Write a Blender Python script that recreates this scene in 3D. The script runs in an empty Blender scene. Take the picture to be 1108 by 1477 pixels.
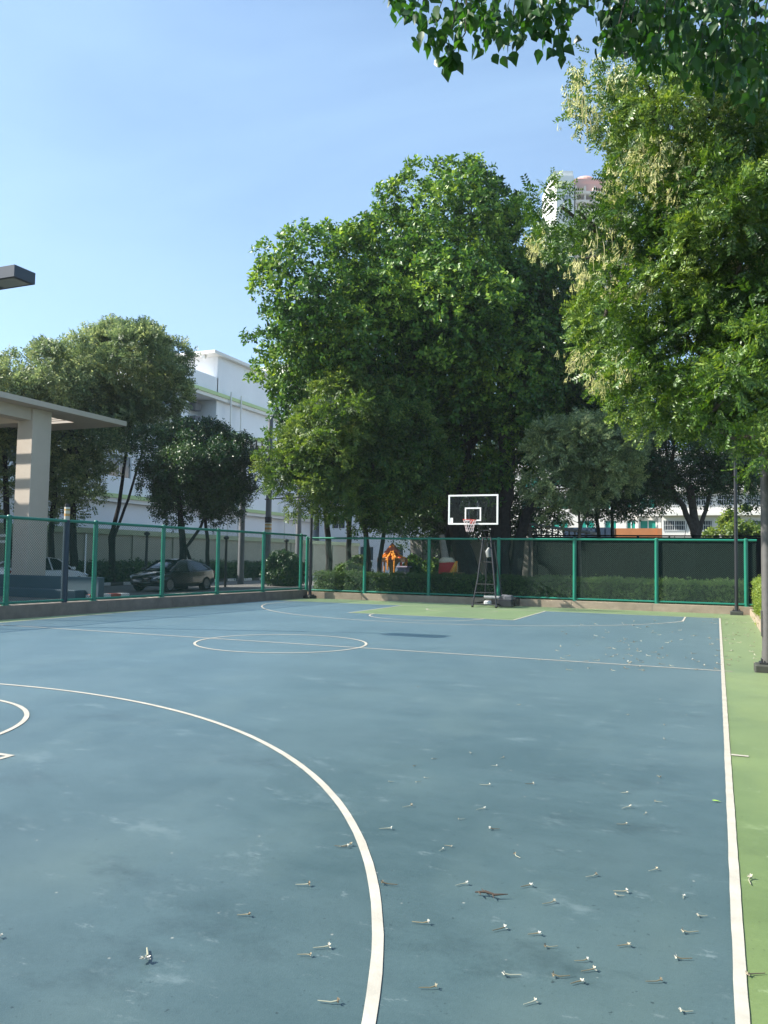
import bpy, math, random
import numpy as np
from mathutils import Vector, Matrix
random.seed(7)
RNG = np.random.default_rng(11)
sc = bpy.context.scene
COL = sc.collection
PI = math.pi

# ------------------------------------------------------------------ camera model (solved from the court lines)
F = 1148.9
CO = np.array([-0.07457397, -13.67643363, 1.67993455])
CR = np.array([0.92288367, 0.38474512, 0.01602859])
CU = np.array([0.00754371, -0.05967985, 0.99818906])
CW = np.array([-0.38500496, 0.92109147, 0.05797996])
def ray(px, py):
    return CW + (px - 554) / F * CR - (py - 738.5) / F * CU
def at(px, py, D): return CO + D * ray(px, py)
def on_x(px, py, X): d = ray(px, py); return CO + d * (X - CO[0]) / d[0]
def on_y(px, py, Y): d = ray(px, py); return CO + d * (Y - CO[1]) / d[1]
def on_z(px, py, Z): d = ray(px, py); return CO + d * (Z - CO[2]) / d[2]

cd = bpy.data.cameras.new('camera'); cam = bpy.data.objects.new('camera', cd); COL.objects.link(cam)
M4 = Matrix(((CR[0], CU[0], -CW[0], CO[0]), (CR[1], CU[1], -CW[1], CO[1]), (CR[2], CU[2], -CW[2], CO[2]), (0, 0, 0, 1)))
cam.matrix_world = M4
cd.sensor_fit = 'VERTICAL'; cd.sensor_height = 24; cd.lens = 24 * F / 1477
cd.clip_start = 0.05; cd.clip_end = 3000
sc.camera = cam

# ------------------------------------------------------------------ materials
MATS = {}
def rgb(h):
    def l(c): c /= 255; return c / 12.92 if c <= .04045 else ((c + .055) / 1.055) ** 2.4
    return (l(h[0]), l(h[1]), l(h[2]), 1)
def mat(name, col, rough=.6, spec=.5, metal=0, noise=0, nscale=5, bump=0, bscale=40, col2=None, coat=0, alpha=None, trans=0):
    if name in MATS: return MATS[name]
    m = bpy.data.materials.new(name); m.use_nodes = True; nt = m.node_tree; b = nt.nodes['Principled BSDF']
    b.inputs['Roughness'].default_value = rough; b.inputs['Metallic'].default_value = metal
    b.inputs['Specular IOR Level'].default_value = spec; b.inputs['Coat Weight'].default_value = coat
    c = (*col[:3], 1)
    if noise or col2:
        tc = nt.nodes.new('ShaderNodeTexCoord'); n = nt.nodes.new('ShaderNodeTexNoise')
        n.inputs['Scale'].default_value = nscale; n.inputs['Detail'].default_value = 7; n.inputs['Roughness'].default_value = .65
        nt.links.new(tc.outputs['Object'], n.inputs['Vector'])
        r = nt.nodes.new('ShaderNodeValToRGB'); r.color_ramp.elements[0].position = .32; r.color_ramp.elements[1].position = .68
        c2 = col2 if col2 else tuple(x * (1 - noise) for x in col[:3])
        r.color_ramp.elements[0].color = (*c2[:3], 1); r.color_ramp.elements[1].color = c
        nt.links.new(n.outputs['Fac'], r.inputs['Fac']); nt.links.new(r.outputs['Color'], b.inputs['Base Color'])
    else: b.inputs['Base Color'].default_value = c
    if bump:
        tc = nt.nodes.new('ShaderNodeTexCoord'); n = nt.nodes.new('ShaderNodeTexNoise'); n.inputs['Scale'].default_value = bscale; n.inputs['Detail'].default_value = 5
        nt.links.new(tc.outputs['Object'], n.inputs['Vector'])
        bp = nt.nodes.new('ShaderNodeBump'); bp.inputs['Strength'].default_value = bump; bp.inputs['Distance'].default_value = .02
        nt.links.new(n.outputs['Fac'], bp.inputs['Height']); nt.links.new(bp.outputs['Normal'], b.inputs['Normal'])
    if trans: b.inputs['Transmission Weight'].default_value = trans
    MATS[name] = m; return m

def leafmat(name, c_dark, c_mid, c_light, transl=.35, rough=.42, nscale=.5, spec=.5):
    m = bpy.data.materials.new(name); m.use_nodes = True; nt = m.node_tree; b = nt.nodes['Principled BSDF']; out = nt.nodes['Material Output']
    g = nt.nodes.new('ShaderNodeNewGeometry'); tc = nt.nodes.new('ShaderNodeTexCoord')
    n = nt.nodes.new('ShaderNodeTexNoise'); n.inputs['Scale'].default_value = nscale; n.inputs['Detail'].default_value = 2
    nt.links.new(tc.outputs['Object'], n.inputs['Vector'])
    mx = nt.nodes.new('ShaderNodeMath'); mx.operation = 'MULTIPLY_ADD'; mx.inputs[1].default_value = .55; 
    sb = nt.nodes.new('ShaderNodeMath'); sb.operation = 'MULTIPLY_ADD'; sb.inputs[1].default_value = 1.5; sb.inputs[2].default_value = -.52
    nt.links.new(n.outputs['Fac'], sb.inputs[0])
    nt.links.new(g.outputs['Random Per Island'], mx.inputs[0]); nt.links.new(sb.outputs[0], mx.inputs[2])
    r = nt.nodes.new('ShaderNodeValToRGB'); e = r.color_ramp.elements
    e[0].position = .1; e[0].color = (*c_dark, 1); e[1].position = .95; e[1].color = (*c_light, 1)
    k = e.new(.55); k.color = (*c_mid, 1)
    nt.links.new(mx.outputs[0], r.inputs['Fac']); nt.links.new(r.outputs['Color'], b.inputs['Base Color'])
    b.inputs['Roughness'].default_value = rough; b.inputs['Specular IOR Level'].default_value = spec
    t = nt.nodes.new('ShaderNodeBsdfTranslucent'); 
    hs = nt.nodes.new('ShaderNodeHueSaturation'); hs.inputs['Hue'].default_value = .485; hs.inputs['Saturation'].default_value = 1.1; hs.inputs['Value'].default_value = 1.6
    nt.links.new(r.outputs['Color'], hs.inputs['Color']); nt.links.new(hs.outputs['Color'], t.inputs['Color'])
    ms = nt.nodes.new('ShaderNodeMixShader'); ms.inputs[0].default_value = transl
    nt.links.new(b.outputs[0], ms.inputs[1]); nt.links.new(t.outputs[0], ms.inputs[2]); nt.links.new(ms.outputs[0], out.inputs['Surface'])
    return m

# ------------------------------------------------------------------ builders
def tag(o, label=None, cat=None, group=None, kind=None):
    if label: o['label'] = label
    if cat: o['category'] = cat
    if group: o['group'] = group
    if kind: o['kind'] = kind
    return o
def thing(name, label, cat, loc=(0, 0, 0), rz=0, group=None):
    o = bpy.data.objects.new(name, None); COL.objects.link(o); o.location = [float(v) for v in loc]; o.rotation_euler = (0, 0, rz)
    o.empty_display_size = .2
    return tag(o, label, cat, group)
class MB:
    def __init__(s): s.v = []; s.f = []
    def add(s, vs, fs):
        k = len(s.v); s.v += [tuple(float(c) for c in v) for v in vs]; s.f += [tuple(i + k for i in f) for f in fs]; return s
    def box(s, x0, x1, y0, y1, z0, z1):
        return s.add([(x0, y0, z0), (x1, y0, z0), (x1, y1, z0), (x0, y1, z0), (x0, y0, z1), (x1, y0, z1), (x1, y1, z1), (x0, y1, z1)],
              [(0, 3, 2, 1), (4, 5, 6, 7), (0, 1, 5, 4), (1, 2, 6, 5), (2, 3, 7, 6), (3, 0, 4, 7)])
    def cbox(s, x0, x1, y0, y1, z0, z1, c=.02):   # box with chamfered vertical + top edges
        a = [(x0 + c, y0), (x1 - c, y0), (x1, y0 + c), (x1, y1 - c), (x1 - c, y1), (x0 + c, y1), (x0, y1 - c), (x0, y0 + c)]
        cx, cy = (x0 + x1) / 2, (y0 + y1) / 2
        b = [(cx + (x - cx) * (1 - 2 * c / (x1 - x0)), cy + (y - cy) * (1 - 2 * c / (y1 - y0))) for x, y in a]
        vs = [(x, y, z0) for x, y in a] + [(x, y, z1 - c) for x, y in a] + [(x, y, z1) for x, y in b]
        fs = [tuple(range(7, -1, -1)), tuple(range(16, 24))]
        for k in (0, 8):
            for i in range(8): j = (i + 1) % 8; fs.append((k + i, k + j, k + 8 + j, k + 8 + i))
        return s.add(vs, fs)
    def tube(s, pts, rad, n=8, cap=True):
        pts = [Vector([float(c) for c in p]) for p in pts]
        if not hasattr(rad, '__len__'): rad = [rad] * len(pts)
        vs = []; fs = []; prev = None
        for i, p in enumerate(pts):
            t = (pts[min(i + 1, len(pts) - 1)] - pts[max(i - 1, 0)]).normalized()
            if prev is None:
                a = Vector((1, 0, 0)) if abs(t.x) < .8 else Vector((0, 1, 0)); u = t.cross(a).normalized()
            else: u = (prev - t * prev.dot(t)).normalized()
            prev = u; w = t.cross(u)
            for k in range(n):
                th = 2 * PI * (k + .5) / n; vs.append(p + (u * math.cos(th) + w * math.sin(th)) * rad[i])
        for i in range(len(pts) - 1):
            for k in range(n):
                j = (k + 1) % n; fs.append((i * n + k, i * n + j, (i + 1) * n + j, (i + 1) * n + k))
        if cap: fs.append(tuple(range(n - 1, -1, -1))); m = (len(pts) - 1) * n; fs.append(tuple(range(m, m + n)))
        return s.add(vs, fs)
    def quad(s, *p): return s.add(p, [tuple(range(len(p)))])
    def lathe(s, prof, c=(0, 0, 0), n=20):
        vs = []; fs = []
        for r, z in prof:
            for k in range(n): th = 2 * PI * k / n; vs.append((c[0] + r * math.cos(th), c[1] + r * math.sin(th), c[2] + z))
        for i in range(len(prof) - 1):
            for k in range(n): j = (k + 1) % n; fs.append((i * n + k, i * n + j, (i + 1) * n + j, (i + 1) * n + k))
        return s.add(vs, fs)
    def build(s, name, m, parent=None, smooth=False, loc=None):
        me = bpy.data.meshes.new(name); me.from_pydata(s.v, [], s.f); me.update()
        me.materials.append(m)
        if smooth:
            for p in me.polygons: p.use_smooth = True
            try: me.set_sharp_from_angle(angle=math.radians(40))
            except Exception: pass
        o = bpy.data.objects.new(name, me); COL.objects.link(o)
        if loc is not None: o.location = [float(v) for v in loc]
        if parent: o.parent = parent
        return o
def np_mesh(name, V, Fc, m, parent=None):     # V (n,3), Fc (k,3|4)
    me = bpy.data.meshes.new(name); V = np.ascontiguousarray(V, dtype=np.float32); Fc = np.ascontiguousarray(Fc, dtype=np.int32)
    k = Fc.shape[1]; nf = len(Fc)
    me.vertices.add(len(V)); me.vertices.foreach_set('co', V.ravel())
    me.loops.add(nf * k); me.loops.foreach_set('vertex_index', Fc.ravel())
    me.polygons.add(nf); me.polygons.foreach_set('loop_start', np.arange(0, nf * k, k, dtype=np.int32))
    me.polygons.foreach_set('loop_total', np.full(nf, k, dtype=np.int32))
    me.update(calc_edges=True); me.validate(); me.materials.append(m)
    o = bpy.data.objects.new(name, me); COL.objects.link(o)
    if parent: o.parent = parent
    return o
def relocal(o, parent):      # children authored in world coordinates under a parent standing at its base
    o.parent = parent; o.matrix_parent_inverse = Matrix.Identity(4)
    o.data.transform(Matrix.Translation(-Vector(parent.location)))
    return o

# ------------------------------------------------------------------ palette
GREEN_PAINT = mat('green_paint', (.012, .19, .125), .38, .5, noise=.25, nscale=6)
WIRE = mat('green_wire', (.005, .075, .052), .5)
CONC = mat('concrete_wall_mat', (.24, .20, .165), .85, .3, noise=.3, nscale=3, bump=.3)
CONC_L = mat('pale_concrete', (.5, .45, .39), .8, .3, noise=.15, nscale=1.5, bump=.2)
BLACKM = mat('black_metal', (.018, .02, .024), .45)
GREYM = mat('grey_pole', (.11, .105, .10), .5, noise=.25, nscale=8)
WHITE = mat('white_paint', (.78, .78, .76), .5)
BARK = mat('bark', (.10, .085, .07), .9, .2, noise=.55, nscale=7, bump=.8, bscale=14)
BARK_D = mat('dark_bark', (.045, .042, .04), .9, .2, noise=.5, nscale=7, bump=.8, bscale=14)
TAN = mat('tan_render', (.58, .50, .42), .8, .3, noise=.06, nscale=2)

# ------------------------------------------------------------------ ground, court
def sheet(name, x0, x1, y0, y1, z, m): return tag(MB().quad((x0, y0, z), (x1, y0, z), (x1, y1, z), (x0, y1, z)).build(name, m), kind='structure')

def court_mat(name, base, base2, rough, sheen):
    m = bpy.data.materials.new(name); m.use_nodes = True; nt = m.node_tree; b = nt.nodes['Principled BSDF']; L = nt.links
    tc = nt.nodes.new('ShaderNodeTexCoord')
    def noise(scale, det=6, rgh=.6, sx=1):
        mp = nt.nodes.new('ShaderNodeMapping'); mp.inputs['Scale'].default_value = (sx, 1, 1); L.new(tc.outputs['Object'], mp.inputs['Vector'])
        n = nt.nodes.new('ShaderNodeTexNoise'); n.inputs['Scale'].default_value = scale; n.inputs['Detail'].default_value = det; n.inputs['Roughness'].default_value = rgh
        L.new(mp.outputs[0], n.inputs['Vector']); return n.outputs['Fac']
    def ramp(f, p0, p1, c0=(0, 0, 0, 1), c1=(1, 1, 1, 1)):
        r = nt.nodes.new('ShaderNodeValToRGB'); r.color_ramp.elements[0].position = p0; r.color_ramp.elements[1].position = p1
        r.color_ramp.elements[0].color = c0; r.color_ramp.elements[1].color = c1; L.new(f, r.inputs['Fac']); return r.outputs['Color']
    def mix(fac, a, c, k=None):
        x = nt.nodes.new('ShaderNodeMix'); x.data_type = 'RGBA'
        if isinstance(fac, float): x.inputs[0].default_value = fac
        else:
            if k is not None:
                mm = nt.nodes.new('ShaderNodeMath'); mm.operation = 'MULTIPLY'; L.new(fac, mm.inputs[0]); mm.inputs[1].default_value = k; fac = mm.outputs[0]
            L.new(fac, x.inputs[0])
        for i, v in ((6, a), (7, c)):
            if isinstance(v, tuple): x.inputs[i].default_value = (*v[:3], 1)
            else: L.new(v, x.inputs[i])
        return x.outputs[2]
    big = ramp(noise(.33, 6, .65), .41, .60)
    c = mix(big, base, base2)
    med = ramp(noise(1.1, 9, .75, .55), .46, .62)
    c = mix(med, c, tuple(x * 1.22 for x in base2), .5)
    fine = ramp(noise(45, 4, .7), .3, .75)
    c = mix(fine, c, tuple(x * .72 for x in base), .35)
    scuff = ramp(noise(1.7, 9, .75, .6), .585, .66)          # pale worn scuffs
    c = mix(scuff, c, tuple(min(1, x * 1.3 + .06) for x in base2), .5)
    sc2 = ramp(noise(6, 6, .8, .5), .61, .66)
    c = mix(sc2, c, tuple(min(1, x * 1.3 + .12) for x in base2), .4)
    bl = ramp(noise(.55, 4, .5, 1.8), .52, .72)
    c = mix(bl, c, tuple(x * k_ for x, k_ in zip(base2, (1.45, 1.3, 1.15))), .45)
    st = ramp(noise(.8, 9, .75, .7), .56, .66)                     # dark damp stains
    c = mix(st, c, tuple(x * .55 for x in base), .55)
    # dirt specks
    vo = nt.nodes.new('ShaderNodeTexVoronoi'); vo.inputs['Scale'].default_value = 11; vo.inputs['Randomness'].default_value = 1; wn = nt.nodes.new('ShaderNodeTexNoise'); wn.inputs['Scale'].default_value = 60; wv = nt.nodes.new('ShaderNodeVectorMath'); wv.operation = 'MULTIPLY_ADD'; wv.inputs[1].default_value = (.03, .03, 0); L.new(tc.outputs['Object'], wn.inputs['Vector']); L.new(wn.outputs['Color'], wv.inputs[0]); L.new(tc.outputs['Object'], wv.inputs[2]); L.new(wv.outputs[0], vo.inputs['Vector'])
    sp = ramp(vo.outputs['Distance'], .045, .09, (1, 1, 1, 1), (0, 0, 0, 1))
    pr = ramp(noise(1.7, 3, .6), .44, .52)
    mm = nt.nodes.new('ShaderNodeMath'); mm.operation = 'MULTIPLY'; L.new(sp, mm.inputs[0]); L.new(pr, mm.inputs[1])
    c = mix(mm.outputs[0], c, tuple(x * .3 for x in base), .8)
    vo2 = nt.nodes.new('ShaderNodeTexVoronoi'); vo2.inputs['Scale'].default_value = 26; L.new(tc.outputs['Object'], vo2.inputs['Vector'])
    sp2 = ramp(vo2.outputs['Distance'], .08, .15, (1, 1, 1, 1), (0, 0, 0, 1)); pr2 = ramp(noise(3.3, 3, .6), .48, .58)
    m3 = nt.nodes.new('ShaderNodeMath'); m3.operation = 'MULTIPLY'; L.new(sp2, m3.inputs[0]); L.new(pr2, m3.inputs[1]); c = mix(m3.outputs[0], c, tuple(x * .4 for x in base), .7)
    vo3 = nt.nodes.new('ShaderNodeTexVoronoi'); vo3.inputs['Scale'].default_value = 5.3; L.new(tc.outputs['Object'], vo3.inputs['Vector'])
    sp3 = ramp(vo3.outputs['Distance'], .025, .045, (1, 1, 1, 1), (0, 0, 0, 1)); c = mix(sp3, c, (.34, .34, .30), .6)
    L.new(c, b.inputs['Base Color'])
    rr = nt.nodes.new('ShaderNodeMapRange'); rr.inputs['To Min'].default_value = rough - .07; rr.inputs['To Max'].default_value = rough + .1
    L.new(noise(1.1, 6, .6), rr.inputs['Value']); L.new(rr.outputs[0], b.inputs['Roughness'])
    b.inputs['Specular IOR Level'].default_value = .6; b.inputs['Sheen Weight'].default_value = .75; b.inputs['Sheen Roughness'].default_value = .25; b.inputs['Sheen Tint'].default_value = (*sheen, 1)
    bp = nt.nodes.new('ShaderNodeBump'); bp.inputs['Strength'].default_value = .25; bp.inputs['Distance'].default_value = .004
    L.new(noise(160, 3, .6), bp.inputs['Height']); L.new(bp.outputs['Normal'], b.inputs['Normal'])
    return m
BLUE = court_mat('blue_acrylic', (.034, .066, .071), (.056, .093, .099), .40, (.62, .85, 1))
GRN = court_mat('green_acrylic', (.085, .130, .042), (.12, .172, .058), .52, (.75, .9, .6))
SOIL = mat('soil_and_grass', (.09, .12, .045), .95, .2, col2=(.10, .08, .055), nscale=1.2)
ASPH = mat('asphalt_road', (.17, .165, .155), .9, .3, noise=.25, nscale=.8, bump=.3)
PAVE = mat('pale_paving', (.40, .36, .30), .85, .3, noise=.15, nscale=.7)

sheet('ground', -900, 900, -300, 1500, -.012, SOIL)
sheet('road', -29.6, -20.2, -60, 120, -.006, ASPH)
sheet('path', -20.2, -16.9, -60, 60, -.004, PAVE)
XL = lambda y: -15.583 + (y - 15.515) * (.8773 / 14.529)      # the splayed left wall line
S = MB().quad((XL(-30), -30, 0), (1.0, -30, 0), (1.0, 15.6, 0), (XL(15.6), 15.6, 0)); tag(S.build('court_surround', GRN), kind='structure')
L_, W_ = 13.07, 15.82; CX = -W_ / 2
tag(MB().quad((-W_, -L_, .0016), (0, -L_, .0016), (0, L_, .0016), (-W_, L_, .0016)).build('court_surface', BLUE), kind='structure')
# keys are green
for sgn, nm in ((1, 'key_surface'), (-1, 'key_surface')):
    y0, y1 = (8.5, L_) if sgn > 0 else (-L_, -8.6)
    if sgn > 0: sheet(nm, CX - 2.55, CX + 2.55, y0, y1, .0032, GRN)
LINE = mat('line_paint', (.43, .405, .345), .65, .3, col2=(.33, .31, .265), nscale=5, bump=.1, bscale=60)
lw = .05
ln = MB()
def strip(pts, w=lw, z=.0054):
    P = [np.array([float(p[0]), float(p[1]), 0.]) for p in pts]
    if len(P) == 2:      # hand-painted edges: short steps with a couple of millimetres of wander
        m_ = max(2, int(np.linalg.norm(P[1] - P[0]) / .12)); P = [P[0] + (P[1] - P[0]) * i / m_ for i in range(m_ + 1)]
    n = len(P); A = []
    for i in range(n):
        t = P[min(i + 1, n - 1)] - P[max(i - 1, 0)]; t /= np.linalg.norm(t); nn = np.array([-t[1], t[0], 0])
        A.append(P[i] + nn * (w / 2 + random.uniform(-.0016, .0016))); A.append(P[i] - nn * (w / 2 + random.uniform(-.0016, .0016)))
    ln.add([(a[0], a[1], z) for a in A], [(2 * i, 2 * i + 1, 2 * i + 3, 2 * i + 2) for i in range(n - 1)])
def arc(cx, cy, r, a0, a1, w=lw, z=.0054, n=72):
    strip([(cx + r * math.cos(math.radians(a0 + (a1 - a0) * i / n)), cy + r * math.sin(math.radians(a0 + (a1 - a0) * i / n))) for i in range(n + 1)], w, z)
h = lw / 2
strip([(0, -L_), (0, L_)], .05, .0054); strip([(-W_, -L_), (-W_, L_)], .06, .0054)
strip([(-W_, L_), (0, L_)], lw, .0066); strip([(-W_, -L_), (0, -L_)], lw, .0066)
strip([(-W_ - .12, 0), (.14, 0)], lw, .0066)
arc(CX, 0, 1.65, 0, 360, lw, .0072, 96)
strip([(.03, -5.92), (.17, -5.92)], lw, .0066); strip([(.03, 5.92), (.17, 5.92)], lw, .0066)
for sg, yc, R, yk in ((1, 13.3, 7.3, 8.5), (-1, -13.05, 6.99, -8.69)):
    hx = 6.92; a = math.degrees(math.acos(min(1, hx / R)))
    if sg > 0:
        arc(CX, yc, R, -180 + a, -a, .052, .0060, 120); ys = yc - math.sqrt(max(0, R * R - hx * hx))
        strip([(CX - hx, ys), (CX - hx, L_)], .052, .0054); strip([(CX + hx, ys), (CX + hx, L_)], .052, .0054)
    else:
        arc(CX, yc, R, a, 180 - a, .052, .0060, 120); ys = yc + math.sqrt(max(0, R * R - hx * hx))
        strip([(CX - hx, -L_), (CX - hx, ys)], .052, .0054); strip([(CX + hx, -L_), (CX + hx, ys)], .052, .0054)
    kw = 2.55 if sg > 0 else 2.445
    strip([(CX - kw, yk), (CX - kw, sg * L_)], lw, .0060); strip([(CX + kw, yk), (CX + kw, sg * L_)], lw, .0060)
    strip([(CX - kw - .025, yk), (CX + kw + .025, yk)], lw, .0066)
    if sg > 0:
        arc(CX, yk, 1.70, 180, 360, lw, .0072, 60)
        arc(CX, 12.0, 1.2, 180, 360, lw, .0060, 50)
    else: arc(CX, yk, 1.80, 0, 180, lw, .0072, 60); arc(CX, -12.0, 1.2, 0, 180, lw, .0060, 50)
tag(ln.build('court_markings', LINE), kind='structure')

# ------------------------------------------------------------------ low walls
o = MB()
ya, yb = -30, 15.42
w = .28
o.add([(XL(ya), ya, 0), (XL(yb), yb, 0), (XL(yb) - w, yb, 0), (XL(ya) - w, ya, 0), (XL(ya), ya, .34), (XL(yb), yb, .34), (XL(yb) - w, yb, .34), (XL(ya) - w, ya, .34)],
      [(0, 1, 5, 4), (1, 2, 6, 5), (2, 3, 7, 6), (3, 0, 4, 7), (4, 5, 6, 7)])
for yj in np.arange(-28.6, 15, 2.76):
    o.box(XL(yj) - .001, XL(yj) + .004, yj - .008, yj + .008, 0, .34)
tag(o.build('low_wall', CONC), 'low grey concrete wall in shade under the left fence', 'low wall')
o = MB().cbox(-15.9, 1.15, 15.5, 15.78, 0, .26, .0054)
for xj in np.arange(-13.2, .5, 2.76): o.box(xj - .008, xj + .008, 15.494, 15.5, 0, .25)
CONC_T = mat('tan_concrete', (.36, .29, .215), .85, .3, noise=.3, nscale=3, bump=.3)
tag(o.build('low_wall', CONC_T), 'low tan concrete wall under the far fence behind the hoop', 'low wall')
o = MB()
for k in range(12):
    y0 = -7 + k * 1.9; o.cbox(.92, 1.06, y0, y0 + 1.89, 0, .2, .0054)
tag(o.build('planter_kerb', CONC_T), 'tan concrete kerb edging the bright hedge at the right', 'kerb')

# ------------------------------------------------------------------ chain link fences
def copyo(o, parent=None, loc=None):
    c = o.copy(); COL.objects.link(c)
    if parent: c.parent = parent
    if loc is not None: c.location = loc
    return c
def fence(A, B, zb, zt, posts, label, zw, th=.0036):
    A = np.array(A, float); B = np.array(B, float); Ld = np.linalg.norm(B - A); t = (B - A) / Ld; ang = math.atan2(t[1], t[0])
    r = thing('chain_link_fence', label, 'fence', (A[0], A[1], zw), ang)
    r0 = .03
    MB().tube([(-.02, 0, zt - zw), (Ld + .02, 0, zt - zw)], .042, 10).build('top_rail', GREEN_PAINT, r, True)
    MB().tube([(0, 0, zb - zw), (Ld, 0, zb - zw)], .034, 10).build('bottom_rail', GREEN_PAINT, r, True)
    p = None
    for s in posts:
        if p is None:
            q = MB().tube([(0, -.0, 0), (0, 0, zt - zw + .02)], .066, 12); q.box(-.09, .09, -.07, .07, 0, .012); q.box(-.055, .055, -.05, .05, .012, .09); 
            q.lathe([(.066, 0), (.072, .01), (.05, .04), (0, .05)], (0, 0, zt - zw + .02), 12)
            p = q.build('post', GREEN_PAINT, r, True, loc=(s, 0, 0))
        else: copyo(p, r, (s, 0, 0))
    # real crossing wires
    z0, z1 = zb - zw + .01, zt - zw - .01; H = z1 - z0; pitch = .072; V = []; Fc = []
    for d in (1, -1):
        for k in np.arange(-H if d > 0 else 0, Ld if d > 0 else Ld + H, pitch):
            x0 = k; x1 = k + d * H; za = z0; zb_ = z1
            if d > 0:
                if x0 < 0: za = z0 - x0; x0 = 0
                if x1 > Ld: zb_ = z1 - (x1 - Ld); x1 = Ld
            else:
                if x0 > Ld: za = z0 + (x0 - Ld); x0 = Ld
                if x1 < 0: zb_ = z1 + x1; x1 = 0
            yy = .003 * d; i = len(V)
            s = .7071 * th
            for (x, z) in ((x0, za), (x1, zb_)):
                V += [(x - d * s, yy, z + s), (x + d * s, yy, z - s), (x, yy + th, z)]
            Fc += [(i, i + 1, i + 4, i + 3), (i + 1, i + 2, i + 5, i + 4), (i + 2, i, i + 3, i + 5)]
    np_mesh('wire_mesh', np.array(V), np.array(Fc), WIRE, r)
    return r
def PL(y): return (XL(y) - .14, y)
A0 = PL(-13.0); A1 = PL(15.45); LL = math.hypot(A1[0] - A0[0], A1[1] - A0[1])
fence(A0, A1, .40, 2.56, [.04] + [(y + 13.0) * LL / 28.45 for y in (-12.6 + 2.78, -12.6 + 2.78 * 2, -12.6 + 2.78 * 3, -1.52, 1.25, 4.12, 6.93, 9.7, 12.45, 15.1)],
      'long green chain link fence on the left low wall beside the road', .34)
fence((-15.75, 15.64), (1.14, 15.64), .33, 2.47, [.0, 2.62, 5.35, 8.12, 10.93, 13.74, 16.58],
      'green chain link fence on the far low wall behind the hoop', .26, .0022)

# ------------------------------------------------------------------ lamp posts
def lamp_post(base, head_dir, label, polemat, H=8.15, rad=.062, big=False, group='black lamp posts around the court'):
    r = thing('lamp_post', label, 'lamp post', (base[0], base[1], 0), head_dir, group)
    q = MB(); q.cbox(-.2, .2, -.2, .2, .0, .12, .02)
    q.build('base_block', mat('dark_block', (.05, .055, .045), .8, noise=.4, nscale=6), r)
    q = MB(); q.cbox(-.13, .13, -.13, .13, .12, .15, .005)
    for a in (-1, 1):
        for b in (-1, 1): q.tube([(a * .09, b * .09, .15), (a * .09, b * .09, .2)], .012, 6)
    q.build('base_plate', BLACKM, r)
    q = MB(); q.tube([(0, 0, .13), (0, 0, 3), (0, 0, H - .05)], [rad, rad, rad * .8], 14); q.tube([(0, 0, .15), (0, 0, .32)], rad + .008, 14)
    q.box(rad * .8, rad + .012, -.045, .045, .55, .95)
    q.build('pole', polemat, r, True)
    q = MB(); q.box(-.05, .40, -.04, .04, H - .12, H - .03); q.build('arm', BLACKM, r)
    q = MB(); q.cbox(.35, 1.48, -.3, .3, H - .22, H + .05, .0054); hd = q.build('lamp_head', mat('lamp_housing', (.03, .04, .055), .4), r)
    q = MB(); q.box(.62, 1.38, -.22, .22, H - .228, H - .2201); q.build('diffuser', mat('lamp_glass', (.35, .33, .31), .25), hd)
    return r
lamp_post((-16.08, -.40), 0, 'black lamp post outside the left fence with its box head over the court', BLACKM, H=8.1)
lamp_post((-15.36, 15.22), math.radians(-20), 'thin black lamp post in the far left court corner', BLACKM, H=8.0, rad=.055)
lamp_post((.52, 15.25), math.radians(180), 'thin black lamp post in the far right court corner', BLACKM, H=8.0, rad=.055)
lamp_post((.66, .30), math.radians(180), 'thick grey lamp post near the camera at the right court edge', GREYM, H=8.15, rad=.085)

# ------------------------------------------------------------------ basketball hoop
hp = thing('basketball_hoop', 'portable basketball hoop with clear backboard and black strut stand', 'basketball hoop', (CX, 14.4, 0))
YB = 13.12 - 14.4
W2 = .9
fr = MB(); b0, b1 = 2.9, 3.95; t = .055
fr.box(-W2, W2, YB - .02, YB + .03, b0, b0 + t); fr.box(-W2, W2, YB - .02, YB + .03, b1 - t, b1)
fr.box(-W2, -W2 + t, YB - .02, YB + .03, b0 + t, b1 - t); fr.box(W2 - t, W2, YB - .02, YB + .03, b0 + t, b1 - t)
bb = fr.build('backboard', WHITE, hp)
glass = mat('clear_acrylic', (.93, .97, .96), .03, .5, trans=1); glass.node_tree.nodes['Principled BSDF'].inputs['IOR'].default_value = 1.18
MB().box(-W2 + t, W2 - t, YB - .004, YB + .008, b0 + t, b1 - t).build('clear_panel', glass, bb)
sq = MB()
sw = .295; s0, s1 = 3.05, 3.5; t2 = .05
sq.box(-sw, sw, YB - .011, YB - .006, s0 - t2 * .5, s0 + t2 * .5); sq.box(-sw, sw, YB - .011, YB - .006, s1 - t2, s1)
sq.box(-sw, -sw + t2, YB - .011, YB - .006, s0 + t2 * .5, s1 - t2); sq.box(sw - t2, sw, YB - .011, YB - .006, s0 + t2 * .5, s1 - t2)
sq.build('target_square', WHITE, bb)
MB().box(-W2 + t + .01, -W2 + t + .12, YB - .011, YB - .006, b0 + t, b0 + .24).build('sticker', WHITE, bb)
ORG = mat('red_rim_paint', (.5, .05, .03), .4)
q = MB(); yr = YB - .16 - .225
q.tube([(.225 * math.cos(a), yr + .225 * math.sin(a), 3.05) for a in np.linspace(0, 2 * PI, 33)], .011, 6, False)
q.box(-.07, .07, YB - .17, YB - .012, 3.0, 3.045); q.box(-.09, .09, YB - .03, YB - .012, 2.93, 3.07)
rim = q.build('rim', ORG, hp)
q = MB(); N = 12
lev = [(.225, 3.04), (.20, 2.94), (.165, 2.84), (.135, 2.74), (.12, 2.63)]
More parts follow.
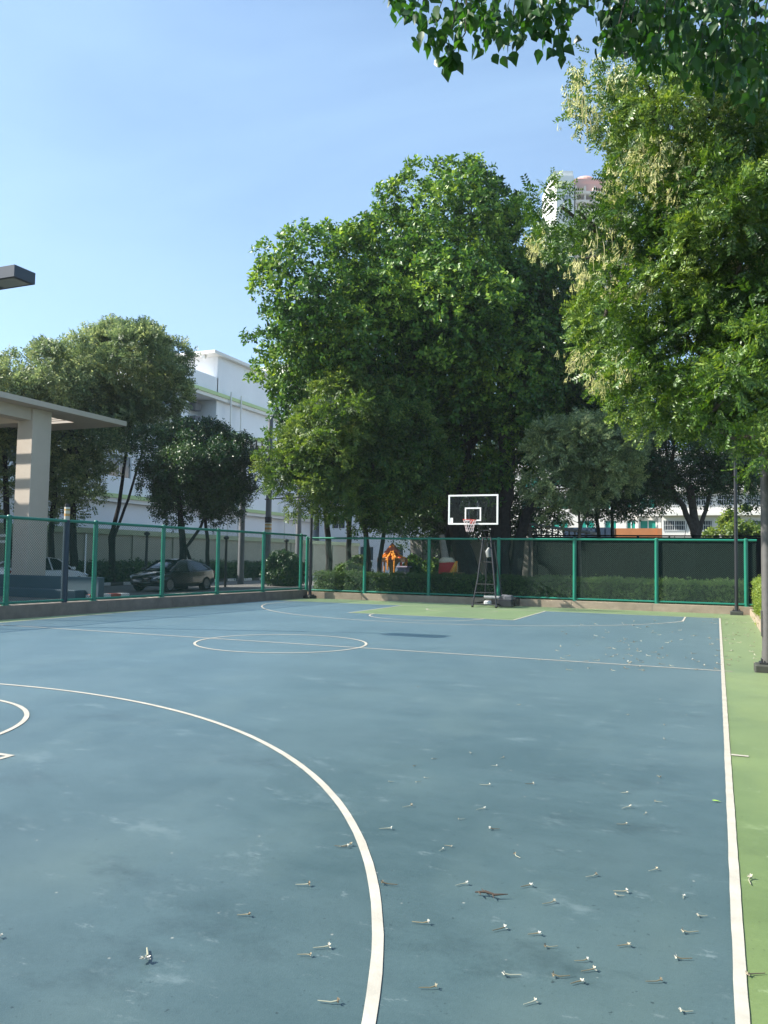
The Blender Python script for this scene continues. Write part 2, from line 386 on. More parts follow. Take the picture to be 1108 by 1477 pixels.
for i in range(4):
    for k in range(N):
        for s in (-.5, .5):
            a0 = 2 * PI * (k + (.5 if i % 2 else 0)) / N; a1 = a0 + s * 2 * PI / N
            r0, z0 = lev[i]; r1, z1 = lev[i + 1]
            q.tube([(r0 * math.cos(a0), yr + r0 * math.sin(a0), z0), (r1 * math.cos(a1), yr + r1 * math.sin(a1), z1)], .0065, 4, False)
q.build('net', mat('white_net', (.75, .62, .62), .8), rim)
q = MB()
tr = .022
for x in (-.16, .16):           # parallel lifting arms
    q.tube([(x, YB + .03, 3.55), (x + (.02 if x > 0 else -.02), .25, 2.75), (x, .62, 2.35)], tr, 8)
    q.tube([(x, YB + .03, 3.0), (x, .1, 2.4)], tr, 8)
    q.box(x - .03, x + .03, YB + .03, YB + .06, 2.92, 3.7)
q.tube([(-.16, .25, 2.75), (.16, .25, 2.75)], tr, 8); q.tube([(-.16, .1, 2.4), (.16, .1, 2.4)], tr, 8)
q.tube([(.5, YB + .04, 3.75), (.1, -.3, 3.0)], .014, 6); q.tube([(-.5, YB + .04, 3.75), (-.1, -.3, 3.0)], .014, 6)
q.build('lifting_arm', BLACKM, hp, True)
q = MB(); OX = .27
for x in (-1, 1):               # strut stand
    q.tube([(x * .14 + .12, .12, 2.5), (OX + x * .30, -.5, 1.0), (OX + x * .43, -.68, .08)], .026, 8)
    q.tube([(x * .14 + .12, .12, 2.5), (OX + x * .16, .1, 1.1), (OX + x * .22, .15, .16)], .016, 8)
    q.tube([(x * .12 + .16, .55, 2.35), (OX + x * .34, .62, .16)], .024, 8)
    q.tube([(OX + x * .43, -.68, .12), (OX + x * .43, .7, .12)], .032, 8)
q.tube([(OX - .24, -.2, 1.6), (OX + .24, -.2, 1.6)], .014, 6)
for z, xx, yy in ((.82, .33, -.56), (.52, .37, -.61), (.12, .43, -.68)): q.tube([(OX - xx, yy, z), (OX + xx, yy, z)], .014, 6)
q.tube([(OX - .43, .7, .12), (OX + .43, .7, .12)], .026, 8); q.tube([(-.04, .12, 2.48), (.28, .12, 2.48)], .025, 8)
q.build('strut_stand', BLACKM, hp, True)
q = MB(); q.tube([(OX - .02, -.03, 1.78), (OX - .06, -.02, 1.98), (OX - .02, 0, 2.12)], [.09, .11, .05], 10); q.build('winch', mat('winch_grey', (.16, .17, .17), .5), hp, True)
q = MB(); q.cbox(.30, 1.25, .0, .62, .06, .36, .05); q.cbox(.62, 1.2, -.35, -.01, .05, .30, .05); q.build('ballast_box', mat('black_plastic', (.02, .022, .026), .35), hp)
q = MB(); q.tube([(.12, -.16, .34), (.70, -.16, .34)], .06, 10)
for k in range(12): q.tube([(.14 + k * .047, -.16, .34), (.155 + k * .047, -.16, .34)], .07, 10)
q.build('roll_weight', mat('grey_plastic', (.3, .31, .31), .35), hp, True)
for k, (x, y, z, s) in enumerate(((.86, -.12, .40, .10), (.30, -.34, .17, .10), (1.02, -.2, .37, .13))):
    q = MB(); q.cbox(x - s * 1.3, x + s * 1.3, y - s * .8, y + s * .8, z - s * .6, z + s * .6, s * .35); q.build('sandbag', mat('dark_bag' if k != 1 else 'bag_pale', (.07, .075, .09) if k != 1 else (.5, .5, .5), .6), hp, True)
for x in (-1, 1):
    q = MB(); q.tube([(OX + x * .43 - .03, -.68, .055), (OX + x * .43 + .03, -.68, .055)], .052, 12); q.build('wheel', BLACKM, hp, True)
#%%PART2

# ================================================================== vegetation
def nrm(a): return a / np.maximum(1e-9, np.linalg.norm(a, axis=-1, keepdims=True))
def leaf_tpl(base, d, n, ln_, wd, fold=.25, pointed=False):
    d = nrm(np.array(d, float)); n = np.array(n, float); n = nrm(n - d * (n @ d)); s = np.cross(d, n); base = np.array(base, float)
    if pointed:   # heart shaped leaf with a drip tip
        V = [base, base + d * ln_ * .12 + s * wd * .38 + n * fold * wd * .3, base + d * ln_ * .36 + s * wd * .5 + n * fold * wd * .45, base + d * ln_ * .66 + s * wd * .27 + n * fold * wd * .2,
             base + d * ln_ - n * .08 * ln_, base + d * ln_ * .66 - s * wd * .27 + n * fold * wd * .2, base + d * ln_ * .36 - s * wd * .5 + n * fold * wd * .45, base + d * ln_ * .12 - s * wd * .38 + n * fold * wd * .3,
             base + d * ln_ * .4, ]
        Fc = [(0, 1, 8), (1, 2, 8), (2, 3, 8), (3, 4, 8), (4, 5, 8), (5, 6, 8), (6, 7, 8), (7, 0, 8)]
        return V, Fc
    V = [base, base + d * ln_ * .45 + s * wd * .5 + n * fold * wd, base + d * ln_, base + d * ln_ * .45 - s * wd * .5 + n * fold * wd]
    return V, [(0, 1, 2), (0, 2, 3)]
def tpl_join(parts):
    V = []; Fc = []
    for v, f in parts: k = len(V); V += [np.array(x, float) for x in v]; Fc += [tuple(i + k for i in g) for g in f]
    return np.array(V), np.array(Fc)
def sprig(m, ln_, wd, twig, rng):     # leaves spiralling round a twig along +Z
    P = []
    for i in range(m):
        a = i * 2.4 + rng.uniform(-.3, .3); t = twig * (i + .5) / m; el = rng.uniform(.1, .8)
        d = np.array([math.cos(a) * math.cos(el), math.sin(a) * math.cos(el), math.sin(el)])
        n = nrm(np.array([0, 0, 1.]) + .5 * rng.normal(size=3))
        P.append(leaf_tpl((d[0] * .02, d[1] * .02, t), d, n, ln_ * rng.uniform(.75, 1.15), wd * rng.uniform(.8, 1.15), rng.uniform(.05, .35)))
    return tpl_join(P)
def frond(pairs, ln_, lf, wd, rng, droop=.5):        # pinnate leaf along +Z curving over towards -X
    P = []
    for i in range(pairs):
        t = (i + 1) / pairs; c = np.array([-droop * t * t * ln_ * .6, 0, t * ln_]); td = nrm(np.array([-droop * 1.2 * t, 0, 1.]))
        for s in (-1, 1):
            d = nrm(td * .55 + np.array([-.25, s, 0]) + .12 * rng.normal(size=3)); P.append(leaf_tpl(c, d, nrm(np.array([1., 0, .5]) + .3 * rng.normal(size=3)), lf * (1 - .35 * abs(t - .5)), wd, rng.uniform(.05, .3)))
    return tpl_join(P)
def frames(A, rng, xdir=None):        # rotation matrices whose Z axis is A, with random roll (or X towards xdir)
    A = nrm(A); n = len(A)
    R0 = rng.normal(size=(n, 3)) if xdir is None else np.tile(np.array(xdir, float), (n, 1)) + .25 * rng.normal(size=(n, 3))
    X = nrm(R0 - A * (R0 * A).sum(1, keepdims=True)); Y = np.cross(A, X)
    return np.stack([X, Y, A], axis=2)
def scatter(tpls, P, A, sc_, rng, xdir=None):
    R = frames(A, rng, xdir); ids = rng.integers(0, len(tpls), len(P)); VV = []; FF = []; off = 0
    for k, (V, Fc) in enumerate(tpls):
        s = np.where(ids == k)[0]
        if not len(s): continue
        W = np.einsum('nij,kj->nki', R[s], V) * sc_[s][:, None, None] + P[s][:, None, :]
        FF.append((Fc[None] + (np.arange(len(s)) * len(V))[:, None, None] + off).reshape(-1, Fc.shape[1])); VV.append(W.reshape(-1, 3)); off += len(s) * len(V)
    return np.concatenate(VV), np.concatenate(FF)
def env_from_px(lobes, sq=1.0):
    E = []
    for (px, py, rx, ry, D, *dy) in lobes:
        c = at(px, py, D); a, b = rx * D / F, ry * D / F; E.append((c, np.array([a, (dy[0] if dy else (a + b) / 2) * sq, b])))
    return E
def crown_samples(E, n, rng, lump=.32, core=.72, shell=.12, holes=.0):
    """lumpy crown: small bumps over big lobes, twig clusters over the bumps"""
    area = np.array([(r[0] * r[2] + r[0] * r[1] + r[1] * r[2]) for c, r in E]); area /= area.sum()
    nb = max(24, int(n / 26)); k = rng.choice(len(E), nb, p=area); d = nrm(rng.normal(size=(nb, 3))); 
    c = np.array([E[i][0] for i in k]); r = np.array([E[i][1] for i in k])
    bc = c + d * r * rng.uniform(.66, .98, (nb, 1)); br = r.min(1) * lump * rng.uniform(.65, 1.3, nb)
    keep = np.ones(nb, bool)
    for i, (cc, rr) in enumerate(E):
        q = np.linalg.norm((bc - cc) / rr, axis=1); keep &= ~((q < core * .92) & (k != i))
    bc, br, bd = bc[keep], br[keep], d[keep]; nb = len(bc)
    w = br ** 2; j = rng.choice(nb, n, p=w / w.sum()); dd = nrm(rng.normal(size=(n, 3)) * .8 + bd[j] * .9 + np.array([0, 0, .5]))
    P = bc[j] + dd * br[j][:, None] * (1 - np.abs(rng.normal(size=(n, 1))) * shell * 1.6)
    A = nrm(dd + .35 * rng.normal(size=(n, 3)) + np.array([0, 0, .3]))
    return P, A
def interior(E, n, rng, f=.86):
    vol = np.array([r.prod() for c, r in E]); k = rng.choice(len(E), n, p=vol / vol.sum()); d = nrm(rng.normal(size=(n, 3)))
    c = np.array([E[i][0] for i in k]); r = np.array([E[i][1] for i in k]); return c + d * r * (rng.uniform(0.12, 1, (n, 1)) ** (1 / 3)) * f, nrm(rng.normal(size=(n, 3)) + np.array([0, 0, .4]))
def limb(q, pts, r0, r1, rng, n=8, wob=.06):
    pts = [np.array(p, float) for p in pts]; out = []
    for i in range(len(pts) - 1):
        m = 4
        for k in range(m):
            t = k / m; out.append(pts[i] * (1 - t) + pts[i + 1] * t + (rng.normal(size=3) * wob * (r0 + r1) if (i or k) else 0))
    out.append(pts[-1]); N = len(out); rr = [r0 + (r1 - r0) * (i / (N - 1)) ** .8 for i in range(N)]; rr[0] *= 1.25
    q.tube(out, rr, n)
def tree(name, label, base, E, leafm, barkm, trunks, tpls, n, scale=1.0, inner=.25, group=None, droop=0, seed=1, lump=.32, core=.72, nbr=14, r0=.22, xdir=None, fol='crown', extra=None):
    rng = np.random.default_rng(seed); r = thing(name, label, 'tree', base, 0, group)
    P, A = crown_samples(E, n, rng, lump, core); 
    if inner: Pi, Ai = interior(E, int(n * inner), rng); P = np.concatenate([P, Pi]); A = np.concatenate([A, Ai])
    ok = P[:, 2] > .5; P, A = P[ok], A[ok]
    if droop: A = nrm(A + np.array([0, 0, -droop]))
    V, Fc = scatter(tpls, P, A, scale * rng.uniform(.75, 1.25, len(P)), rng, xdir)
    o = np_mesh(fol, V, Fc, leafm, r); relocal(o, r)
    q = MB()
    for T in trunks: limb(q, T[0], T[1], T[2], rng)
    # branches up into the lobes
    if nbr:
        tops = [np.array(T[0][-1], float) for T in trunks]
        for i in range(nbr):
            c, rr = E[i % len(E)]; e = c + nrm(rng.normal(size=3)) * rr * rng.uniform(.2, .75)
            s = min(tops, key=lambda t_: np.linalg.norm(t_ - e)); m = (s * .45 + e * .55) + np.array([0, 0, -.08 * np.linalg.norm(e - s)])
            limb(q, [s, m, e], r0 * .45, .025, rng, 6, .1)
    o = q.build('trunk', barkm, r, True); relocal(o, r)
    if extra: extra(r, rng)
    return r
def P3(px, py, D): return at(px, py, D)

rngT = np.random.default_rng(3)
BROAD = [sprig(8, .21, .125, .26, rngT) for _ in range(5)]
FINE = [sprig(9, .13, .06, .30, rngT) for _ in range(5)]
PINN = [frond(7, .34, .11, .045, rngT, d_) for d_ in (.3, .6, .9)]
PINN_F = [frond(7, .40, .14, .055, rngT, d_) for d_ in (.3, .7)]

LM_FICUS = leafmat('ficus_leaves', (.012, .044, .014), (.066, .16, .028), (.29, .42, .065), .30, .42, .35, .28)
LM_YEL = leafmat('yellow_green_leaves', (.035, .085, .016), (.10, .17, .028), (.27, .33, .07), .38, .5, .5)
LM_GREY = leafmat('grey_green_leaves', (.055, .10, .045), (.145, .205, .085), (.36, .41, .17), .35, .5, .5)
LM_DARK = leafmat('dark_leaves', (.012, .040, .016), (.028, .075, .022), (.075, .14, .032), .25, .4, .5)
LM_CORK = leafmat('pinnate_leaves', (.018, .06, .010), (.075, .155, .020), (.24, .33, .06), .28, .42, .8)
LM_NEAR = leafmat('heart_leaves', (.012, .045, .008), (.022, .085, .012), (.05, .14, .02), .42, .4, 1.2)
LM_HEDGE = leafmat('hedge_leaves', (.028, .065, .014), (.055, .12, .022), (.12, .20, .04), .3, .5, 1.5)
LM_HEDGE2 = leafmat('bright_hedge_leaves', (.09, .15, .02), (.17, .25, .035), (.28, .34, .06), .35, .5, 1.5)
FLOW = leafmat('cream_flowers', (.34, .36, .13), (.52, .52, .24), (.68, .66, .42), .5, .7, 1.5)

# --- the big ficus behind the hoop
D = 36
E1 = env_from_px([(655, 362, 88, 92, D, 4), (735, 402, 66, 84, D + 1), (560, 410, 78, 78, D - 2, 3), (470, 428, 78, 84, D - 2.6, 3.2), (418, 505, 52, 80, D - 1.2), (440, 600, 54, 60, D - .8),
                  (560, 520, 130, 125, D - .6, 4.4), (700, 520, 140, 140, D + 1.5, 4.5), (795, 480, 70, 120, D + 2), (660, 640, 130, 80, D + 1), (800, 620, 60, 80, D + 3), (520, 640, 80, 70, D + .5), (640, 450, 90, 80, D - 4, 2.4)])
b1_ = at(690, 862, D)
T1 = [([(b1_[0] - .2, b1_[1], 0), at(668, 790, D), at(648, 735, D - .5), at(620, 680, D - 1), at(590, 620, D - 1)], .55, .22),
      ([(b1_[0] + .8, b1_[1] + .3, 0), at(722, 780, D), at(728, 690, D), at(730, 560, D), at(690, 420, D)], .62, .2),
      ([(b1_[0] + 1.6, b1_[1] + .2, 0), at(748, 780, D), at(760, 740, D), at(800, 690, D), at(850, 620, D)], .34, .12),
      ([(b1_[0] - 2.0, b1_[1] + .9, 0), at(640, 800, D + 1), at(655, 740, D + 1), at(680, 640, D + 1)], .32, .14)]
tree('ficus_tree', 'huge dark green ficus tree with thick leaning trunks behind the hoop', (b1_[0], b1_[1], 0), E1, LM_FICUS, BARK_D, T1, BROAD, 21000, 1.0, .33, seed=5, lump=.36, nbr=26, r0=.4)

# --- drooping tree left of it
D = 32
g_ = lambda px, d: at(px, 866, d) * np.array([1, 1, 0])
E2 = env_from_px([(500, 600, 56, 54, D), (475, 645, 58, 58, D), (440, 695, 46, 42, D - .6), (405, 660, 26, 30, D), (495, 715, 46, 34, D)])
T2 = [([g_(476, 34.2), at(474, 790, 34), at(470, 735, D + 1), at(485, 660, D)], .17, .08), ([g_(503, 34.4), at(503, 790, 34.2), at(505, 730, D + 1), at(510, 650, D)], .15, .07)]
b = g_(480, 34.2)
tree('drooping_tree', 'yellow green drooping tree beside the far left court corner post', b, E2, LM_YEL, BARK_D, T2, PINN_F + FINE[:1], 4300, 1.0, .25, seed=6, droop=.8, nbr=12, r0=.12)
LM_MID = leafmat('drooping_shade_leaves', (.014, .046, .014), (.055, .125, .024), (.23, .31, .075), .30, .5, .6, .3)  # ficus shade put into the leaf colour of the drooping tree's right half
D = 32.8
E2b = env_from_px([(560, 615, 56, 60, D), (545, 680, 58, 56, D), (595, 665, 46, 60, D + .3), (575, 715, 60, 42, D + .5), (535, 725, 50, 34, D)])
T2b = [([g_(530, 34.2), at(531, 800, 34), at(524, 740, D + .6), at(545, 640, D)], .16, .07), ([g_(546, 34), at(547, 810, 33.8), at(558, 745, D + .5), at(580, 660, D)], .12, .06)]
tree('drooping_tree', 'right half of the drooping tree, painted shade dark, with two thin trunks just left of the spirit house', g_(538, 34.1), E2b, LM_MID, BARK_D, T2b, PINN_F + FINE[:2], 4300, 1.0, .25, seed=26, droop=.8, nbr=10, r0=.12)

# --- trees across the road at the left
def left_tree(name, label, lobes, D, trunks, leafm, tpls, n, seed, droop=.3, scale=1.15, nbr=16, group=None, core=.7, inner=.2):
    E = env_from_px(lobes); b = at(trunks[0][0][0][0], 840, D); b = np.array([b[0], b[1], 0])
    TT = []
    for pts, r0, r1 in trunks:
        g = at(pts[0][0], 840, D); TT.append(([np.array([g[0], g[1], 0])] + [at(p[0], p[1], D) for p in pts[1:]], r0, r1))
    tree(name, label, b, E, leafm, BARK_D, TT, tpls, n, scale, inner, group, droop, seed, .34, core, nbr, .16)
D = 43
left_tree('feathery_tree', 'tallest grey green feathery tree across the road left of the white building',
          [(185, 540, 72, 62, D), (214, 575, 30, 48, D), (150, 590, 60, 50, D), (205, 610, 48, 40, D), (120, 545, 40, 45, D)], D,
          [([(160, 840), (160, 775), (172, 730), (178, 680), (190, 600)], .16, .07), ([(163, 840), (165, 775), (185, 720), (200, 670), (215, 620)], .10, .05)], LM_GREY, PINN_F, 4300, 8, .35, 1.35, 18)
D = 41
left_tree('feathery_tree', 'grey green feathery tree across the road directly behind the tan canopy column',
          [(95, 560, 60, 55, D), (60, 560, 45, 50, D), (110, 640, 55, 50, D), (95, 700, 50, 42, D), (130, 690, 30, 30, D)], D,
          [([(107, 840), (106, 770), (104, 700), (100, 620)], .26, .1), ([(75, 840), (74, 770), (80, 700), (70, 620)], .2, .08)], LM_GREY, PINN_F + FINE, 4600, 9, .3, 1.3, 16)
D = 39
left_tree('feathery_tree', 'feathery tree cut by the left frame edge above the canopy roof',
          [(15, 585, 45, 50, D), (-30, 600, 60, 60, D), (10, 660, 32, 50, D), (5, 710, 32, 40, D)], D,
          [([(12, 840), (12, 770), (8, 700), (5, 620)], .22, .1)], LM_GREY, PINN_F + FINE, 3200, 10, .3, 1.25, 10)
D = 40
left_tree('shade_tree', 'low dark dense tree over the parked black car',
          [(285, 670, 58, 52, D), (235, 655, 32, 45, D), (332, 685, 38, 46, D), (255, 710, 48, 38, D), (312, 718, 44, 34, D), (348, 680, 22, 40, D)], D,
          [([(264, 840), (264, 790), (262, 750), (255, 700)], .22, .12), ([(292, 840), (268, 790), (290, 760), (310, 700)], .10, .06), ([(300, 840), (300, 780), (296, 750), (300, 700)], .12, .06)], LM_DARK, FINE, 6200, 11, .0, 1.1, 12, inner=.35)

# --- dense tree filling in behind the ficus
D = 44
Eb = env_from_px([(650, 700, 80, 70, D), (740, 700, 60, 75, D), (620, 760, 60, 40, D), (700, 780, 85, 50, D), (765, 770, 34, 45, D), (560, 730, 50, 40, D)])
g = at(700, 850, D) * np.array([1, 1, 0])
tree('shade_tree', 'dense dark tree filling the gap between the ficus trunks and the ground', g, Eb, LM_DARK, BARK_D, [([g, at(700, 790, D), at(700, 700, D)], .3, .15)], FINE, 4200, 1.4, .5, seed=19, nbr=8, r0=.2)
# --- small and medium trees right of the hoop
D = 31.2
E5 = env_from_px([(825, 650, 52, 42, D), (790, 690, 32, 42, D), (862, 695, 42, 42, D), (880, 640, 44, 40, D), (812, 728, 28, 24, D), (845, 625, 50, 24, D)])
g = at(838, 866, D) * np.array([1, 1, 0])
tree('young_tree', 'slender young tree with pale trunk right of the backboard', g, E5, LM_GREY, BARK, [([g, at(836, 790, D), at(836, 745, D), at(828, 700, D)], .075, .04), ([at(836, 765, D), at(848, 735, D), at(860, 690, D)], .05, .03)],
     PINN_F, 3000, .95, .2, seed=12, droop=.5, nbr=10, r0=.07)
D = 35
E6 = env_from_px([(985, 650, 70, 60, D), (1045, 640, 62, 62, D), (920, 655, 58, 62, D), (905, 705, 45, 40, D), (985, 705, 42, 30, D), (1090, 665, 40, 60, D), (950, 600, 90, 60, D), (1060, 700, 36, 28, D)])
g = at(1010, 866, D) * np.array([1, 1, 0])
tree('shade_tree', 'dark spreading tree with forked trunk behind the right half of the far fence', g, E6, LM_DARK, BARK, [([g, at(1010, 800, D), at(1003, 760, D), at(995, 700, D)], .24, .17), ([at(1006, 775, D), at(1018, 735, D), at(1028, 700, D)], .12, .07), ([at(1004, 775, D), at(985, 730, D), at(965, 700, D)], .16, .09)],
     FINE, 6800, 1.05, .35, seed=13, nbr=18, r0=.2)
D = 38
E6b = env_from_px([(880, 690, 48, 50, D), (860, 640, 60, 50, D), (855, 728, 34, 26, D), (790, 735, 30, 30, D), (960, 705, 30, 28, D)])
g = at(872, 866, D) * np.array([1, 1, 0])
tree('shade_tree', 'dark tree with two thin leaning trunks above the blue and orange walls', g, E6b, LM_DARK, BARK_D, [([g, at(866, 790, D), at(860, 740, D), at(865, 700, D)], .12, .07), ([g + np.array([.7, 0, 0]), at(884, 780, D), at(882, 740, D), at(890, 700, D)], .11, .06)],
     FINE, 3800, 1.05, .3, seed=14, nbr=8, r0=.12)

# --- the cork tree with hanging cream flowers, near right
D = 12.6
L7 = [(872, 138, 46, 36, D), (930, 105, 52, 34, D), (905, 150, 48, 46, D), (960, 175, 55, 60, D - .5), (1010, 215, 95, 95, D), (1085, 170, 70, 100, D + .5), (930, 285, 58, 50, D), (1000, 320, 90, 80, D - .4), (895, 350, 45, 55, D), (806, 322, 40, 32, D + .4), (850, 330, 34, 40, D + .3), (842, 360, 20, 30, D + .4), (945, 420, 100, 75, D - .3),
      (1060, 380, 80, 110, D), (885, 465, 52, 50, D), (1000, 520, 110, 80, D - .5), (890, 530, 50, 34, D), (950, 575, 68, 42, D), (1070, 560, 70, 75, D - .6), (1090, 650, 34, 34, D - 1), (1180, 420, 120, 220, D), (1020, 600, 60, 40, D)]
E7 = env_from_px([(a[0], a[1], a[2], a[3], a[4] - (1.1 if a[0] > 1030 and a[1] > 330 else 0), 1.3) for a in L7])
g7 = np.array([3.2, -1.0, 0])
def flowers7(r, rng):
    V = []; FF = []; off = 0; S = []
    for (px, py, s) in [(838, 150, 34), (850, 172, 26), (832, 120, 20), (905, 250, 26), (940, 238, 30), (962, 268, 34), (975, 225, 24), (925, 215, 22), (832, 380, 24), (840, 400, 18), (868, 352, 20), (880, 415, 16), (915, 405, 26), (930, 420, 18),
                        (826, 512, 16), (835, 520, 14), (860, 540, 16), (905, 530, 16), (1090, 355, 30), (1075, 372, 20), (1100, 380, 26), (766, 352, 16), (775, 358, 14), (880, 268, 20), (960, 60, 22), (1010, 130, 24), (1060, 150, 26), (890, 100, 22), (998, 250, 26), (1050, 265, 22), (870, 550, 14), (905, 360, 18)]:
        c = at(px, py, 11.6 + rng.uniform(-.4, .3)); m = int(s * 1.15)
        P = c + rng.normal(size=(m, 3)) * np.array([s * .55, s * .6, s * .6]) * 11.6 / F
        S.append(P)
    P = np.concatenate(S); n = len(P)
    tp = []
    for k in range(3):
        parts = []
        for i in range(5):
            a = rng.uniform(0, 6.28); d = nrm(np.array([math.cos(a) * .35, math.sin(a) * .35, 1.])); parts.append(leaf_tpl((math.cos(a) * .02, math.sin(a) * .02, i * .012), d, (math.cos(a), math.sin(a), .2), .10 * rng.uniform(.7, 1.3), .011, .2))
            e = d * .10; parts.append(leaf_tpl(e, nrm(np.array([math.sin(a), math.cos(a), .4])), (0, 0, 1), .03, .022, .1))
        tp.append(tpl_join(parts))
    A = nrm(np.array([0, 0, -1.]) + .3 * rng.normal(size=(n, 3)))
    V, Fc = scatter(tp, P, A, rng.uniform(.55, 1.05, n), rng); o = np_mesh('flowers', V, Fc, FLOW, r); relocal(o, r)
    # long hanging seed pods
    for k in range(26):
        q = MB()
        px, py = [(835, 140), (850, 160), (930, 240), (870, 350), (1095, 120), (985, 300)][k % 6]; c = at(px + rng.normal() * 14, py + rng.normal() * 16, 11.6)
        q.tube([c, c + np.array([.02, 0, -.15]), c + np.array([.03 + rng.normal() * .02, 0, -.34])], [.006, .008, .003], 4)
        o = q.build('pod', mat('dry_pod', (.42, .38, .18), .7), r); relocal(o, r)
T7 = [([g7, g7 + np.array([-.1, 0, 2.2]), g7 + np.array([-.5, .1, 4.2]), at(1100, 420, D)], .24, .14), ([g7 + np.array([-.5, .1, 4.2]), at(1080, 560, D), at(1000, 500, D)], .12, .06), ([at(1100, 420, D), at(1040, 260, D), at(960, 160, D)], .12, .04), ([at(1100, 420, D), at(980, 380, D), at(900, 350, D)], .10, .03), ([at(1090, 600, D), at(1060, 615, D - .5), at(1010, 600, D - .5)], .03, .02)]
tree('flowering_tree', 'near right tree with feathery leaves and hanging cream flower clusters', g7, E7, LM_CORK, BARK, T7, PINN, 19000, .64, .2, seed=15, droop=.75, nbr=24, r0=.075, lump=.34, extra=flowers7)

# --- heart leaved branches hanging in from above, close to the camera
def near_branch():
    rng = np.random.default_rng(21); D = 6.6
    base = np.array([4.2, -8.5, 0]); r = thing('overhanging_tree', 'closest tree whose heart shaped leaves hang into the top of the view', 'tree', base)
    P = []; A = []
    rows = [(575, -15, 18), (600, 10, 22), (625, 32, 30), (640, 60, 22), (648, 82, 12), (660, 20, 32), (690, 5, 30), (700, 40, 30), (730, 10, 36), (735, 50, 24), (770, 10, 36), (780, 45, 24), (800, 20, 28), (808, 62, 14), (830, -10, 22), (870, -5, 20), (885, 30, 22), (900, 20, 34), (885, 60, 16), (915, 45, 34), (960, 90, 24), (930, 5, 36),
            (955, 45, 34), (985, 20, 40), (1010, 60, 42), (1045, 20, 46), (1050, 80, 38), (1090, 30, 46), (1100, 80, 40), (1030, 110, 26), (1085, 125, 28), (905, 60, 14), (940, 78, 16)]
    q = MB()
    for (px, py, s) in rows:
        Dd = D + rng.uniform(-.35, .6); c = at(px, py, Dd); m = int(s * 1.35)
        top = at(px + 25, py - 90, Dd + .2)
        q.tube([top, (top + c) / 2 + rng.normal(size=3) * .04, c + np.array([0, 0, -s * .3 * Dd / F])], [.009, .006, .002], 5)
        for k in range(m):
            t = rng.uniform(0, 1); p = c + np.array([rng.normal() * s * .55, rng.normal() * s * .8, (rng.uniform(-1, 1.1)) * s * .8]) * Dd / F
            P.append(p); A.append(nrm(np.array([rng.normal() * .5, rng.normal() * .5, -1.0])))
    # canopy mass above the frame
    for k in range(2600):
        px = rng.uniform(560, 1300); py = rng.uniform(-420, -20); 
        P.append(at(px, py, D + rng.uniform(-.6, 2.2))); A.append(nrm(np.array([rng.normal() * .6, rng.normal() * .6, -.8])))
    for k in range(1500):
        px = rng.uniform(880, 1260); py = rng.uniform(-60, 70 + 60 * (px - 880) / 228); 
        P.append(at(px, py, D + rng.uniform(.3, 2.0))); A.append(nrm(np.array([rng.normal() * .6, rng.normal() * .6, -.8])))
    tp = []
    for k in range(4): tp.append(tpl_join([leaf_tpl((0, 0, 0), nrm(np.array([.12 * rng.normal(), .12 * rng.normal(), 1])), (1, .2 * rng.normal(), .0), .115, .082, rng.uniform(.1, .5), True)]))
    P = np.array(P); A = np.array(A)
    V, Fc = scatter(tp, P, A, rng.uniform(.65, 1.15, len(P)), rng); o = np_mesh('crown', V, Fc, LM_NEAR, r); relocal(o, r)
    t0 = base; fork = np.array([3.6, -8.1, 5.0])
    limb(q, [t0, t0 + np.array([-.1, .1, 2.5]), fork], .24, .16, rng)
    for (px, py) in ((1050, -60), (900, -90), (760, -80), (640, -70), (1150, 20)): limb(q, [fork, (fork + at(px, py - 60, D + .4)) / 2 + np.array([0, 0, .4]), at(px, py, D + .2)], .07, .012, rng, 6, .1)
    o = q.build('trunk', BARK, r, True); relocal(o, r)
near_branch()

# --- hedges and shrubs
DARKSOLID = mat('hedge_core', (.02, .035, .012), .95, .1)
def hedge(name, label, x0, x1, y0, y1, z0, z1, m, dens, cat='hedge', seed=1, sz=.8, jit=.05):
    rng = np.random.default_rng(seed); r = thing(name, label, cat, ((x0 + x1) / 2, (y0 + y1) / 2, z0))
    lx, ly, lz = x1 - x0, y1 - y0, z1 - z0; faces = [(lx * ly, 2, 1), (lx * lz, 1, -1), (lx * lz, 1, 1), (ly * lz, 0, -1), (ly * lz, 0, 1)]
    P = []; A = []
    for ar, ax, s in faces:
        n = int(ar * dens); u = rng.uniform(0, 1, (n, 3)); 
        p = np.array([x0, y0, z0]) + u * np.array([lx, ly, lz]); p[:, ax] = ([x0, y0, z0][ax] if s < 0 else [x1, y1, z1][ax]); a = np.zeros((n, 3)); a[:, ax] = s
        p += rng.normal(size=(n, 3)) * jit * np.array([1, 1, 1]); p += a * (.03 * np.sin(p[:, :1] * 3.1 + p[:, 1:2] * 2.3))
        P.append(p); A.append(nrm(a + .6 * rng.normal(size=(n, 3)) + np.array([0, 0, .3])))
    P = np.concatenate(P); A = np.concatenate(A); P[:, 2] = np.maximum(P[:, 2], z0 + .03)
    V, Fc = scatter(HT, P, A, sz * rng.uniform(.7, 1.3, len(P)), rng); o = np_mesh('foliage', V, Fc, m, r); relocal(o, r)
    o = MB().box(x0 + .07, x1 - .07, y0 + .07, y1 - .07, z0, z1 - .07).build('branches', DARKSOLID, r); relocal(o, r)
HT = [sprig(6, .065, .034, .08, rngT) for _ in range(4)]
hedge('hedge', 'long clipped green hedge behind the far fence', -15.6, .75, 16.15, 17.0, 0, .98, LM_HEDGE, 330, seed=31)
hedge('hedge', 'bright yellow green hedge at the right edge behind the tan kerb', 1.12, 2.1, -6, 15.3, 0, 1.12, LM_HEDGE2, 260, seed=32)
